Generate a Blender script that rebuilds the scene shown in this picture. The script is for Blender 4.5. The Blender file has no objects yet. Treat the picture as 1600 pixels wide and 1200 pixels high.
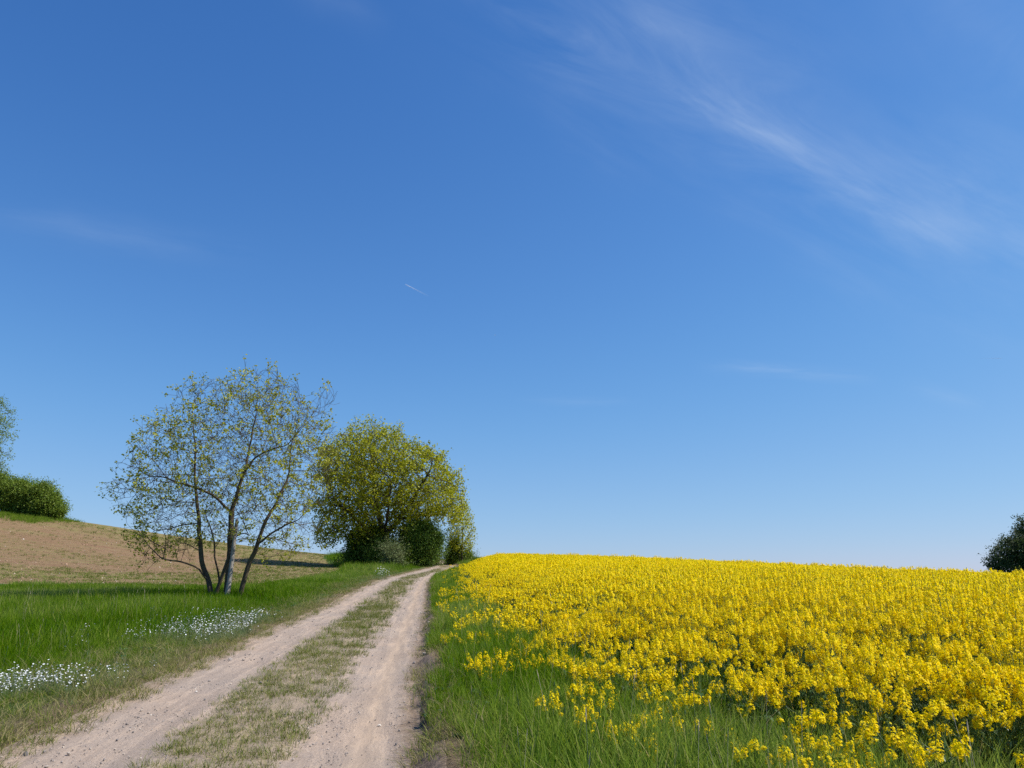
import bpy, math, random
import numpy as np
from mathutils import Vector

R = math.radians
random.seed(7)
rng = np.random.default_rng(11)
scene = bpy.context.scene
COL = scene.collection

# ------------------------------------------------------------------ camera, sky, sun, exposure
EYE_Z = 1.6
PITCH = R(14.6)
FPX = 1209.0
cam_d = bpy.data.cameras.new('camera')
cam = bpy.data.objects.new('camera', cam_d)
COL.objects.link(cam)
cam.location = (0, 0, EYE_Z)
cam.rotation_euler = (R(90) + PITCH, 0, 0)
cam_d.sensor_width = 36
cam_d.lens = 36 * FPX / 1600
cam_d.clip_start = 0.1
cam_d.clip_end = 60000
scene.camera = cam

SUN_EL, SUN_AZ = R(52), R(90)          # azimuth clockwise from +Y (the way the camera looks)
SUNV = Vector((math.sin(SUN_AZ) * math.cos(SUN_EL), math.cos(SUN_AZ) * math.cos(SUN_EL), math.sin(SUN_EL)))
sl = bpy.data.lights.new('sun', 'SUN')
sl.energy = 4.9
sl.angle = R(0.5)
sl.color = (1.0, 0.95, 0.87)
so = bpy.data.objects.new('sun', sl)
COL.objects.link(so)
so.location = (30, 0, 40)
so.rotation_euler = (-SUNV).to_track_quat('-Z', 'Y').to_euler()

world = bpy.data.worlds.new('World')
scene.world = world
world.use_nodes = True
wt = world.node_tree
wt.nodes.clear()


def nd(t, typ, ins=None, **kw):
    n = t.nodes.new(typ)
    for k, v in kw.items():
        setattr(n, k, v)
    for k, v in (ins or {}).items():
        s = n.inputs[k]
        if isinstance(v, bpy.types.NodeSocket):
            t.links.new(v, s)
        else:
            s.default_value = v
    return n


def mth(t, op, a, b=None, c=None, clamp=False):
    ins = {0: a}
    if b is not None:
        ins[1] = b
    if c is not None:
        ins[2] = c
    n = nd(t, 'ShaderNodeMath', ins, operation=op)
    n.use_clamp = clamp
    return n.outputs[0]


def mixc(t, fac, a, b, blend='MIX'):
    n = nd(t, 'ShaderNodeMix', {0: fac, 6: a, 7: b}, data_type='RGBA', blend_type=blend)
    return n.outputs[2]


def ramp(t, fac, stops, interp='LINEAR'):
    n = nd(t, 'ShaderNodeValToRGB', {0: fac})
    cr = n.color_ramp
    cr.interpolation = interp
    while len(cr.elements) > 1:
        cr.elements.remove(cr.elements[0])
    cr.elements[0].position = stops[0][0]
    cr.elements[0].color = stops[0][1]
    for p, c in stops[1:]:
        e = cr.elements.new(p)
        e.color = c
    return n.outputs[0]


def g4(v):
    return (v, v, v, 1)


def pixdir(px, py):
    a, b = (px - 800) / FPX, (600 - py) / FPX
    d = Vector((a, math.cos(PITCH) - b * math.sin(PITCH), math.sin(PITCH) + b * math.cos(PITCH)))
    return d


sky = nd(wt, 'ShaderNodeTexSky', sky_type='NISHITA', sun_disc=False)
sky.sun_elevation = SUN_EL
sky.sun_rotation = SUN_AZ
sky.altitude = 200
sky.air_density = 1.0
sky.dust_density = 0.25
sky.ozone_density = 1.6
tc = nd(wt, 'ShaderNodeTexCoord')
gen = tc.outputs['Generated']
sep = nd(wt, 'ShaderNodeSeparateXYZ', {0: gen})
sx, sy, sz = sep.outputs


def cirrus(p0, p1, width, seed, stretch, amount, ends=0.2):
    """A streak of high cloud along the great circle from direction p0 to p1."""
    a, b = pixdir(*p0).normalized(), pixdir(*p1).normalized()
    mid = (a + b).normalized()
    t_ = (b - a)
    t_ = (t_ - mid * t_.dot(mid)).normalized()
    n_ = mid.cross(t_).normalized()
    half = math.acos(max(-1, min(1, a.dot(b)))) / 2

    def dot(v):
        return nd(wt, 'ShaderNodeVectorMath', {0: gen, 1: tuple(v)}, operation='DOT_PRODUCT').outputs['Value']
    u, v, w = dot(t_), dot(n_), dot(mid)
    comb = nd(wt, 'ShaderNodeCombineXYZ', {0: mth(wt, 'MULTIPLY', u, 1.0), 1: mth(wt, 'MULTIPLY', v, stretch), 2: w}).outputs[0]
    nz = nd(wt, 'ShaderNodeTexNoise', {'Vector': comb, 'Scale': 4.0, 'Detail': 7.0, 'Roughness': 0.62, 'Distortion': 0.8}, noise_dimensions='4D')
    nz.inputs['W'].default_value = seed
    wob = nd(wt, 'ShaderNodeTexNoise', {'Vector': gen, 'Scale': 5.0, 'Detail': 3.0}, noise_dimensions='4D')
    wob.inputs['W'].default_value = seed + 5
    vv = mth(wt, 'ADD', v, mth(wt, 'MULTIPLY', mth(wt, 'SUBTRACT', wob.outputs[0], 0.5), width * 1.6))
    e1 = mth(wt, 'SUBTRACT', 1.0, mth(wt, 'DIVIDE', mth(wt, 'ABSOLUTE', vv), width), clamp=True)
    e1 = mth(wt, 'POWER', e1, 1.6)
    e2 = mth(wt, 'DIVIDE', mth(wt, 'SUBTRACT', half, mth(wt, 'ABSOLUTE', u)), half * ends + 0.001, clamp=True)
    e3 = mth(wt, 'GREATER_THAN', w, 0.0)
    f = mth(wt, 'MULTIPLY', mth(wt, 'MULTIPLY', e1, e2), e3)
    tex = ramp(wt, nz.outputs[0], [(0.36, g4(0)), (0.72, g4(1))])
    f = mth(wt, 'MULTIPLY', f, tex)
    return mth(wt, 'MULTIPLY', f, amount)


cl = cirrus((985, 105), (1370, 300), 0.036, 1.3, 5, 0.30, 0.6)
for args in (((650, -80), (1760, 470), 0.15, 4.1, 4, 0.24, 0.5), ((1330, 250), (1800, 480), 0.11, 12.3, 4, 0.24, 0.7), ((1270, 235), (1540, 430), 0.038, 15.1, 5, 0.30, 0.6), ((-90, 330), (420, 405), 0.035, 7.7, 6, 0.10, 0.7),
             ((1080, 570), (1380, 592), 0.014, 2.2, 6, 0.34, 0.7), ((800, 622), (1010, 630), 0.010, 9.2, 5, 0.12, 0.7),
             ((1400, 600), (1540, 640), 0.015, 3.2, 5, 0.14, 0.7), ((430, -40), (620, 40), 0.04, 6.6, 3, 0.07, 0.7),
             ((1380, -80), (1760, 220), 0.10, 8.8, 2, 0.16, 0.6)):
    cl = mth(wt, 'ADD', cl, cirrus(*args))
cl = mth(wt, 'MINIMUM', cl, 0.6)
SK = 0.105
sc_ = nd(wt, 'ShaderNodeVectorMath', {0: sky.outputs[0], 'Scale': SK}, operation='SCALE').outputs[0]
spc = nd(wt, 'ShaderNodeSeparateColor', {0: sc_})
# measured colour response of the deep blue May sky, channel by channel
chans = []
for k, pts in enumerate([((.0, .0), (.08, .027), (.15, .067), (.25, .125), (.35, .180), (.5, .248), (.7, .345), (1., .55)),
                         ((.0, .0), (.08, .057), (.15, .111), (.25, .195), (.35, .268), (.5, .345), (.7, .425), (1., .52)),
                         ((.0, .0), (.15, .188), (.25, .300), (.35, .402), (.5, .520), (.7, .605), (.85, .64), (1., .66))]):
    fc = nd(wt, 'ShaderNodeFloatCurve', {'Value': spc.outputs[k], 'Factor': 1.0})
    cv = fc.mapping.curves[0]
    cv.points[0].location = pts[0]
    cv.points[1].location = pts[-1]
    for p in pts[1:-1]:
        cv.points.new(*p)
    fc.mapping.update()
    chans.append(fc.outputs[0])
cc = nd(wt, 'ShaderNodeCombineColor', {0: chans[0], 1: chans[1], 2: chans[2]}).outputs[0]
cc = mixc(wt, cl, cc, (.43, .525, .665, 1))
cc = nd(wt, 'ShaderNodeVectorMath', {0: cc, 'Scale': 1 / SK}, operation='SCALE').outputs[0]
bg = nd(wt, 'ShaderNodeBackground', {'Color': cc, 'Strength': SK})
wo = nd(wt, 'ShaderNodeOutputWorld', {'Surface': bg.outputs[0]})

scene.view_settings.view_transform = 'Standard'
scene.view_settings.look = 'None'
scene.view_settings.exposure = 0.44
scene.view_settings.gamma = 1.0
scene.render.engine = 'CYCLES'
scene.cycles.max_bounces = 6
scene.cycles.diffuse_bounces = 3
scene.cycles.transmission_bounces = 3
scene.cycles.transparent_max_bounces = 6
scene.cycles.use_denoising = False


# ------------------------------------------------------------------ helpers
def px_at(px, py, D):
    """World point on the pixel ray (photo pixels, 1600x1200) at forward distance D."""
    d = pixdir(px, py)
    return np.array([d.x / d.y * D, D, EYE_Z + d.z / d.y * D])


def hash2(ix, iy, s):
    n = (ix.astype(np.int64) * 374761393 + iy.astype(np.int64) * 668265263 + s * 1274126177) & 0x7fffffff
    n = ((n ^ (n >> 13)) * 1274126177) & 0x7fffffff
    return ((n ^ (n >> 16)) & 0xffff) / 65535.0


def vnoise(x, y, s=0):
    ix, iy = np.floor(x), np.floor(y)
    fx, fy = x - ix, y - iy
    fx, fy = fx * fx * (3 - 2 * fx), fy * fy * (3 - 2 * fy)
    a, b = hash2(ix, iy, s), hash2(ix + 1, iy, s)
    c, d = hash2(ix, iy + 1, s), hash2(ix + 1, iy + 1, s)
    return (a * (1 - fx) + b * fx) * (1 - fy) + (c * (1 - fx) + d * fx) * fy


def fbm(x, y, s=0, o=4):
    v, a, t = 0, 1.0, 0
    for k in range(o):
        v = v + a * vnoise(x * 2 ** k, y * 2 ** k, s + k * 7)
        t += a
        a *= 0.5
    return v / t


def smooth(e0, e1, x):
    t = np.clip((x - e0) / (e1 - e0), 0, 1)
    return t * t * (3 - 2 * t)


# ------------------------------------------------------------------ terrain height
GRADE = 0.034
ctl = []
for x in (-16, -6, 0, 6, 16):
    for y in (-20, -4, 4, 12, 20):
        ctl.append((x, y, GRADE * y - 0.016 * max(0, x - 3) * min(1, max(0, y) / 12)))
for x in (-24, -12, -4, 6):
    ctl.append((x, 32, GRADE * 32 - 0.016 * max(0, x - 3)))
for p in [(0, 914, 43), (-300, 905, 43), (0, 862, 75), (0, 802, 110), (-350, 780, 110), (180, 826, 112), (180, 878, 75), (300, 846, 114),
          (300, 892, 70), (490, 866, 118), (490, 889, 80), (530, 868, 126), (420, 858, 117), (100, 812, 110),
          (640, 902, 60), (680, 892.5, 75), (697, 886, 88), (690, 882, 100), (690, 873, 128), (600, 886, 96)]:
    ctl.append(tuple(px_at(*p)))
CAN = 1.25
for p in [(740, 866, 100), (800, 865, 92), (870, 869, 75), (1000, 877, 50), (1200, 887, 34), (1400, 894, 38), (1600, 897.5, 62), (1100, 881, 42), (1900, 900, 60)]:
    q = px_at(*p)
    ctl.append((q[0], q[1], q[2] - CAN))
for x, y, z in [(-60, 200, 6.5), (0, 200, 3.0), (80, 200, 0), (-150, 150, 12), (150, 120, -1.0), (60, 110, 1.5), (30, 70, 1.9), (-10, 150, 5.2), (25, 120, 3.0),
                (150, 0, -1), (-150, 0, 3), (-70, 0, 0.8), (60, 0, -0.2), (0, -100, -3), (0, 320, -4), (-200, 320, 2), (220, 320, -5), (-280, 120, 16), (-220, -80, 0), (220, -80, -3)]:
    ctl.append((x, y, z))
ctl = np.array(ctl, float)
_P = ctl[:, :2] / 50


def _tps(r2):
    return 0.5 * r2 * np.log(r2 + 1e-12)


_n = len(ctl)
_d2 = ((_P[:, None] - _P[None]) ** 2).sum(-1)
_A = np.zeros((_n + 3, _n + 3))
_A[:_n, :_n] = _tps(_d2) + np.eye(_n) * 2e-4
_A[:_n, _n] = 1
_A[:_n, _n + 1:] = _P
_A[_n:, :_n] = _A[:_n, _n:].T
_W = np.linalg.solve(_A, np.concatenate([ctl[:, 2], np.zeros(3)]))


def H(x, y):
    x = np.asarray(x, float)
    y = np.asarray(y, float)
    shp = np.broadcast(x, y).shape
    x = np.broadcast_to(x, shp).ravel()
    y = np.broadcast_to(y, shp).ravel()
    rr = np.sqrt(x * x + y * y)
    k = np.minimum(1, 330 / np.maximum(rr, 1e-6))
    X, Y = x * k / 50, y * k / 50
    out = np.zeros(len(x))
    for s in range(0, len(x), 40000):
        a, b = X[s:s + 40000], Y[s:s + 40000]
        d2 = (a[:, None] - _P[None, :, 0]) ** 2 + (b[:, None] - _P[None, :, 1]) ** 2
        out[s:s + 40000] = _tps(d2) @ _W[:_n] + _W[_n] + a * _W[_n + 1] + b * _W[_n + 2]
    out = out + 0.05 * (fbm(x / 3.1, y / 3.1, 3, 3) - 0.5) * smooth(3, 12, rr)
    w = smooth(330, 900, rr)
    out = out * (1 - w) + (-12) * w
    return out.reshape(shp)


# ------------------------------------------------------------------ plan of track, crop and field
def plane_px(px, py):
    d = pixdir(px, py)
    t = EYE_Z / (GRADE * d.y - d.z)
    return (d.x * t, d.y * t)


track_pts = [plane_px(323, 1200), plane_px(422, 1100), plane_px(532, 1000), plane_px(588, 950), plane_px(618, 922)]
p0, p1 = np.array(track_pts[0]), np.array(track_pts[1])
back = [tuple(p0 + (p0 - p1) / np.linalg.norm(p1 - p0) * k) for k in (16, 8)]
track_pts = back + track_pts + [tuple(px_at(643, 903, 59)[:2]), tuple(px_at(676, 893, 74)[:2]), tuple(px_at(697, 887, 87)[:2]),
                                tuple(px_at(688, 881, 101)[:2]), tuple(px_at(678, 876, 116)[:2]), tuple(px_at(690, 870, 140)[:2]), tuple(px_at(700, 870, 190)[:2])]
TP = np.array(track_pts)


def catmull(P, n=14):
    out = []
    for i in range(len(P) - 1):
        a, b, c, d = P[max(i - 1, 0)], P[i], P[i + 1], P[min(i + 2, len(P) - 1)]
        for t in np.linspace(0, 1, n, endpoint=False):
            out.append(0.5 * ((2 * b) + (-a + c) * t + (2 * a - 5 * b + 4 * c - d) * t * t + (-a + 3 * b - 3 * c + d) * t ** 3))
    out.append(P[-1])
    return np.array(out)


TC = catmull(TP)
_seg = np.linalg.norm(np.diff(TC, axis=0), axis=1)
_cum = np.concatenate([[0], np.cumsum(_seg)])
_s = np.arange(0, _cum[-1], 0.5)
TC = np.stack([np.interp(_s, _cum, TC[:, 0]), np.interp(_s, _cum, TC[:, 1])], 1)
TT = np.gradient(TC, axis=0)
TT /= np.linalg.norm(TT, axis=1)[:, None]


def track_u(x, y):
    """Signed distance (right positive) from the middle of the track."""
    x, y = np.asarray(x, float), np.asarray(y, float)
    out = np.full(len(x), 99.0)
    yc = TC[:, 1]
    for s in range(0, len(x), 4000):
        a, b = x[s:s + 4000], y[s:s + 4000]
        d2 = (a[:, None] - TC[None, :, 0]) ** 2 + (b[:, None] - TC[None, :, 1]) ** 2
        j = d2.argmin(1)
        dx, dy = a - TC[j, 0], b - TC[j, 1]
        out[s:s + 4000] = dx * TT[j, 1] - dy * TT[j, 0]
        far = np.abs(out[s:s + 4000]) + 0.7 < np.sqrt(d2[np.arange(len(j)), j])
        out[s:s + 4000][far] = 99
    return out


EDGE = np.array([(3.0, -6), (2.9, 3.0), (2.0, 5.0), (1.15, 6.4), (0.5, 8.2), (-0.2, 11.5), (-1.05, 16.5), (-1.75, 26), (-3.0, 40), (-4.6, 58), (-5.4, 74), (-5.2, 90), (-5.3, 110), (-5, 140)])


def crop_in(x, y):
    """How far inside the rapeseed crop (positive) a point is."""
    return (x - np.interp(y, EDGE[:, 1], EDGE[:, 0])) * 0.92


def field_edge_y(x):
    """The near boundary of the bare field: a gentle line; beyond it (larger y) is soil."""
    a, b = plane_px(0, 919), plane_px(470, 921)
    t = (x - a[0]) / (b[0] - a[0])
    return a[1] + t * (b[1] - a[1])


def field_in(x, y):
    """Positive inside the ploughed field on the left."""
    d1 = y - field_edge_y(x)
    ex = np.interp(y, [20, 36, 60, 80, 92, 110, 140, 400], [-17, -12.6, -14.2, -15.5, -19.5, -25, -30, -60])
    d2 = ex - x
    return np.minimum(d1, d2)


# ------------------------------------------------------------------ materials
def new_mat(name):
    m = bpy.data.materials.new(name)
    m.use_nodes = True
    t = m.node_tree
    t.nodes.clear()
    return m, t


def finish(t, bsdf, bump=None):
    nd(t, 'ShaderNodeOutputMaterial', {'Surface': bsdf})


def noise(t, vec, scale, detail=4, rough=0.55, dist=0.0):
    return nd(t, 'ShaderNodeTexNoise', {'Vector': vec, 'Scale': scale, 'Detail': detail, 'Roughness': rough, 'Distortion': dist}).outputs[0]


def attr(t, name, typ='GEOMETRY', out='Fac'):
    n = nd(t, 'ShaderNodeAttribute', attribute_name=name, attribute_type=typ)
    return n.outputs[out]


def c4(r, g, b):
    return (r, g, b, 1)


def leafy(name, cols, trans=0.35, rough=0.5, use_tint=True, spec=0.3, tcol=None):
    """Thin plant matter: colour picked per leaf by the attribute 'v', shifted per plant by the instance attribute 'tint'."""
    m, t = new_mat(name)
    v = attr(t, 'v')
    c = ramp(t, v, [(i / (len(cols) - 1), c4(*k)) for i, k in enumerate(cols)])
    if use_tint:
        ti = attr(t, 'tint', 'INSTANCER')
        hsv = nd(t, 'ShaderNodeHueSaturation', {'Color': c, 'Fac': 1.0, 'Saturation': mth(t, 'SUBTRACT', 1.0, mth(t, 'MULTIPLY', ti, 0.12)),
                                               'Value': mth(t, 'ADD', 1.0, mth(t, 'MULTIPLY', ti, 0.3)), 'Hue': mth(t, 'SUBTRACT', 0.5, mth(t, 'MULTIPLY', ti, 0.022))})
        c = hsv.outputs[0]
    b = nd(t, 'ShaderNodeBsdfPrincipled', {'Base Color': c, 'Roughness': rough, 'Specular IOR Level': spec})
    tr = nd(t, 'ShaderNodeBsdfTranslucent', {'Color': c if tcol is None else mixc(t, 1.0, c, tcol, 'MULTIPLY')})
    ms = nd(t, 'ShaderNodeMixShader', {0: trans, 1: b.outputs[0], 2: tr.outputs[0]})
    finish(t, ms.outputs[0])
    return m


M = {}
M['grass'] = leafy('meadow grass', [(.06, .135, .006), (.105, .20, .008), (.15, .25, .012), (.21, .29, .02), (.38, .36, .11)], 0.48, 0.6, spec=0.12)
M['short_grass'] = leafy('short trodden grass', [(.07, .125, .010), (.11, .165, .014), (.155, .19, .022), (.22, .21, .05), (.33, .28, .13)], 0.3, 0.65, spec=0.12)
M['straw'] = leafy('dry stalks', [(.40, .34, .22), (.55, .50, .38)], 0.2, 0.7)
M['petal'] = leafy('rapeseed petals', [(.90, .665, .002), (.93, .735, .002), (.95, .795, .004)], 0.42, 0.6, False, spec=0.15)
M['bud'] = leafy('rapeseed buds', [(.34, .36, .02), (.45, .42, .02)], 0.2, 0.6)
M['stalk'] = leafy('rapeseed stalks', [(.10, .17, .045), (.14, .22, .07)], 0.15, 0.45)
M['rape_leaf'] = leafy('rapeseed leaves', [(.035, .085, .022), (.06, .125, .035), (.11, .18, .07)], 0.25, 0.38, spec=0.45)
M['white_petal'] = leafy('white petals', [(.78, .80, .82), (.86, .86, .86)], 0.25, 0.6)
M['grey_leaf'] = leafy('grey green leaves', [(.12, .18, .06), (.20, .25, .12)], 0.25, 0.6)
M['oak_spring'] = leafy('young oak leaves', [(.25, .28, .012), (.39, .405, .016), (.54, .51, .026)], 0.42, 0.5, False)
M['oak_sparse'] = leafy('young oak leaves sparse', [(.24, .26, .016), (.36, .37, .024), (.50, .48, .045)], 0.42, 0.5, False)
M['dark_leaf'] = leafy('dark green leaves', [(.07, .13, .014), (.115, .195, .02), (.18, .27, .03)], 0.35, 0.5, False)
M['mid_leaf'] = leafy('mid green leaves', [(.10, .17, .018), (.16, .235, .024), (.24, .30, .035)], 0.38, 0.5, False)
M['pale_leaf'] = leafy('pale green leaves', [(.13, .17, .055), (.20, .25, .09), (.30, .33, .14)], 0.35, 0.5, False)
M['far_leaf'] = leafy('distant dark leaves', [(.035, .06, .016), (.055, .085, .022), (.09, .11, .035)], 0.3, 0.6, False)


def bark_mat(name, a, b, scale=9):
    m, t = new_mat(name)
    tcn = nd(t, 'ShaderNodeTexCoord')
    mp = nd(t, 'ShaderNodeMapping', {'Vector': tcn.outputs['Object'], 'Scale': (1, 1, 0.22)})
    n1 = noise(t, mp.outputs[0], scale, 6, 0.65)
    n2 = noise(t, tcn.outputs['Object'], 2.2, 3)
    c = mixc(t, n1, c4(*a), c4(*b))
    c = mixc(t, ramp(t, n2, [(.55, g4(0)), (.75, g4(.5))]), c, c4(.16, .17, .09))
    bm = nd(t, 'ShaderNodeBump', {'Height': n1, 'Strength': 0.8, 'Distance': 0.02})
    bs = nd(t, 'ShaderNodeBsdfPrincipled', {'Base Color': c, 'Roughness': 0.9, 'Specular IOR Level': 0.15, 'Normal': bm.outputs[0]})
    finish(t, bs.outputs[0])
    return m


M['bark'] = bark_mat('oak bark', (.045, .034, .022), (.145, .112, .075))
M['bark_dark'] = bark_mat('dark bark', (.03, .024, .018), (.09, .07, .05))

# weathered wood for the post
m, t = new_mat('weathered wood')
tcn = nd(t, 'ShaderNodeTexCoord')
mp = nd(t, 'ShaderNodeMapping', {'Vector': tcn.outputs['Object'], 'Scale': (1, 1, 0.05)})
n1 = noise(t, mp.outputs[0], 55, 6, 0.7, 0.3)
n2 = noise(t, tcn.outputs['Object'], 3, 3)
c = ramp(t, n1, [(.3, c4(.14, .12, .10)), (.55, c4(.33, .30, .27)), (.75, c4(.46, .43, .40))])
c = mixc(t, mth(t, 'MULTIPLY', n2, 0.45), c, c4(.20, .18, .13))
bm = nd(t, 'ShaderNodeBump', {'Height': n1, 'Strength': 0.7, 'Distance': 0.008})
finish(t, nd(t, 'ShaderNodeBsdfPrincipled', {'Base Color': c, 'Roughness': 0.85, 'Specular IOR Level': 0.2, 'Normal': bm.outputs[0]}).outputs[0])
M['old_wood'] = m


def soil_nodes(t, vec):
    """Dry pinkish tan earth with grit; returns colour and height."""
    big = noise(t, vec, 0.55, 5, 0.6)
    mid = noise(t, vec, 5.0, 5, 0.6)
    fine = noise(t, vec, 42, 5, 0.75)
    grit = nd(t, 'ShaderNodeTexVoronoi', {'Vector': vec, 'Scale': 55.0, 'Randomness': 1.0}, feature='F1')
    gcol = nd(t, 'ShaderNodeSeparateColor', {0: grit.outputs['Color']})
    c = ramp(t, fine, [(.28, c4(.17, .125, .095)), (.5, c4(.355, .26, .195)), (.72, c4(.52, .40, .31))])
    c = mixc(t, ramp(t, mid, [(.4, g4(0)), (.7, g4(.55))]), c, c4(.42, .30, .205))
    c = mixc(t, ramp(t, big, [(.42, g4(0)), (.62, g4(.6))]), c, c4(.29, .235, .195))
    stone = mth(t, 'MULTIPLY', mth(t, 'LESS_THAN', grit.outputs['Distance'], 0.30), mth(t, 'GREATER_THAN', gcol.outputs[0], 0.60))
    stone = mth(t, 'MULTIPLY', stone, ramp(t, noise(t, vec, 1.8, 4, 0.6), [(.42, g4(.15)), (.58, g4(1))]))
    sc = ramp(t, gcol.outputs[1], [(0, c4(.13, .12, .12)), (.5, c4(.28, .25, .24)), (1, c4(.62, .55, .48))])
    c = mixc(t, mth(t, 'MULTIPLY', stone, 0.8), c, sc)
    h = mth(t, 'ADD', mth(t, 'MULTIPLY', fine, 0.5), mth(t, 'ADD', mth(t, 'MULTIPLY', mid, 0.9), mth(t, 'MULTIPLY', stone, 0.25)))
    return c, h


# track
m, t = new_mat('dirt track')
geo = nd(t, 'ShaderNodeNewGeometry')
c, h = soil_nodes(t, geo.outputs['Position'])
u = attr(t, 'u')
au = mth(t, 'ABSOLUTE', u)
wob = mth(t, 'MULTIPLY', mth(t, 'SUBTRACT', noise(t, geo.outputs['Position'], 3.0, 5, 0.6), 0.5), 0.6)
au2 = mth(t, 'ADD', au, wob)
litter = mth(t, 'MULTIPLY', noise(t, geo.outputs['Position'], 25, 5, 0.8), 1.0)
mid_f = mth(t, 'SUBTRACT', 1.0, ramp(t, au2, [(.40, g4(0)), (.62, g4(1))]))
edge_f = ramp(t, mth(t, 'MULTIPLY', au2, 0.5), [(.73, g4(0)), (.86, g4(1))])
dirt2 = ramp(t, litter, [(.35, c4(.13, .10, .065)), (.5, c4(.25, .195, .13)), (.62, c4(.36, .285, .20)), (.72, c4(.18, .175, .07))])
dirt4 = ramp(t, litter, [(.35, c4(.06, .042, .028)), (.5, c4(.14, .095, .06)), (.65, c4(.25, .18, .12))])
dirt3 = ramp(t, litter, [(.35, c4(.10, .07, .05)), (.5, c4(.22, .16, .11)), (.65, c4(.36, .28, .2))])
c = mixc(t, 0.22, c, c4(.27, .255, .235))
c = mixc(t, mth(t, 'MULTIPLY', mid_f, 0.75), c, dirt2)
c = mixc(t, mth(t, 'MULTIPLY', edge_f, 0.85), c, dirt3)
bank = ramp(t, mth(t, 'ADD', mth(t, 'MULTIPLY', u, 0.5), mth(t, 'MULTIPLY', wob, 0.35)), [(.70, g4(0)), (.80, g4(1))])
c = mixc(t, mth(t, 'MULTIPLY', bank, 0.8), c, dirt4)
# wheel-polished sandy lane in the right rut
lane = mth(t, 'SUBTRACT', 1.0, mth(t, 'DIVIDE', mth(t, 'ABSOLUTE', mth(t, 'SUBTRACT', mth(t, 'ADD', u, mth(t, 'MULTIPLY', wob, 0.4)), 1.18)), 0.22), clamp=True)
c = mixc(t, mth(t, 'MULTIPLY', lane, 0.55), c, c4(.46, .335, .225))
hb = mth(t, 'MULTIPLY', h, mth(t, 'SUBTRACT', 1.0, mth(t, 'MULTIPLY', lane, 0.6)))
s_at = attr(t, 's')
sv = nd(t, 'ShaderNodeCombineXYZ', {0: mth(t, 'MULTIPLY', mth(t, 'ADD', u, mth(t, 'MULTIPLY', wob, 0.25)), 7.0), 1: mth(t, 'MULTIPLY', s_at, 0.45), 2: 0.0}).outputs[0]
streak = noise(t, sv, 1.0, 5, 0.6)
c = mixc(t, ramp(t, streak, [(.40, g4(.45)), (.56, g4(0))]), c, c4(.235, .185, .15))
c = mixc(t, ramp(t, streak, [(.52, g4(0)), (.70, g4(.45))]), c, c4(.50, .375, .27))
hb = mth(t, 'ADD', hb, mth(t, 'MULTIPLY', streak, 0.8))
bm = nd(t, 'ShaderNodeBump', {'Height': hb, 'Strength': 0.9, 'Distance': 0.025})
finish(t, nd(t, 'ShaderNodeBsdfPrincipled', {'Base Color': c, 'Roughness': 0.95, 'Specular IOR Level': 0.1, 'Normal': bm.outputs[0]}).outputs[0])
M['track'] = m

# ground under the grass
m, t = new_mat('grassy earth')
geo = nd(t, 'ShaderNodeNewGeometry')
pos = geo.outputs['Position']
n1 = noise(t, pos, 1.2, 6, 0.7)
n2 = noise(t, pos, 30, 5, 0.75)
green = ramp(t, n2, [(.3, c4(.025, .045, .010)), (.5, c4(.05, .09, .018)), (.7, c4(.09, .13, .03))])
dry = ramp(t, n2, [(.3, c4(.075, .052, .032)), (.5, c4(.16, .115, .07)), (.7, c4(.28, .215, .14))])
c = mixc(t, attr(t, 'dry'), green, dry)
bm = nd(t, 'ShaderNodeBump', {'Height': n2, 'Strength': 1.0, 'Distance': 0.04})
finish(t, nd(t, 'ShaderNodeBsdfPrincipled', {'Base Color': c, 'Roughness': 0.95, 'Specular IOR Level': 0.1, 'Normal': bm.outputs[0]}).outputs[0])
M['ground'] = m

# ploughed soil
m, t = new_mat('ploughed soil')
geo = nd(t, 'ShaderNodeNewGeometry')
pos = geo.outputs['Position']
n1 = noise(t, pos, 0.06, 5, 0.6)
n2 = noise(t, pos, 7, 6, 0.75)
n3 = noise(t, pos, 1.1, 5, 0.65)
mpf = nd(t, 'ShaderNodeMapping', {'Vector': pos, 'Rotation': (0, 0, R(8)), 'Scale': (0.06, 1.0, 0.2)})
st = noise(t, mpf.outputs[0], 2.2, 4, 0.6)
c = ramp(t, n2, [(.3, c4(.09, .047, .028)), (.5, c4(.195, .108, .064)), (.72, c4(.33, .205, .13))])
c = mixc(t, ramp(t, st, [(.4, g4(0)), (.65, g4(.75))]), c, c4(.23, .175, .085))
c = mixc(t, ramp(t, n3, [(.45, g4(0)), (.7, g4(.4))]), c, c4(.29, .195, .12))
gr = attr(t, 'green')
gf = mth(t, 'MULTIPLY', gr, ramp(t, noise(t, pos, 1.6, 6, 0.75), [(.38, g4(0)), (.62, g4(1))]))
c = mixc(t, mth(t, 'MULTIPLY', gf, 0.8), c, c4(.16, .19, .045))
bm = nd(t, 'ShaderNodeBump', {'Height': mth(t, 'ADD', n2, mth(t, 'MULTIPLY', n3, 1.0)), 'Strength': 1.0, 'Distance': 0.12})
finish(t, nd(t, 'ShaderNodeBsdfPrincipled', {'Base Color': c, 'Roughness': 0.95, 'Specular IOR Level': 0.1, 'Normal': bm.outputs[0]}).outputs[0])
M['soil'] = m

m, t = new_mat('stones')
tcn = nd(t, 'ShaderNodeTexCoord')
ti = attr(t, 'tint', 'INSTANCER')
c = ramp(t, mth(t, 'ADD', mth(t, 'MULTIPLY', ti, 0.5), 0.5), [(0, c4(.12, .11, .105)), (.4, c4(.30, .26, .235)), (.8, c4(.45, .38, .31)), (1, c4(.62, .57, .50))])
finish(t, nd(t, 'ShaderNodeBsdfPrincipled', {'Base Color': c, 'Roughness': 0.85, 'Specular IOR Level': 0.25}).outputs[0])
M['stone'] = m

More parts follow.
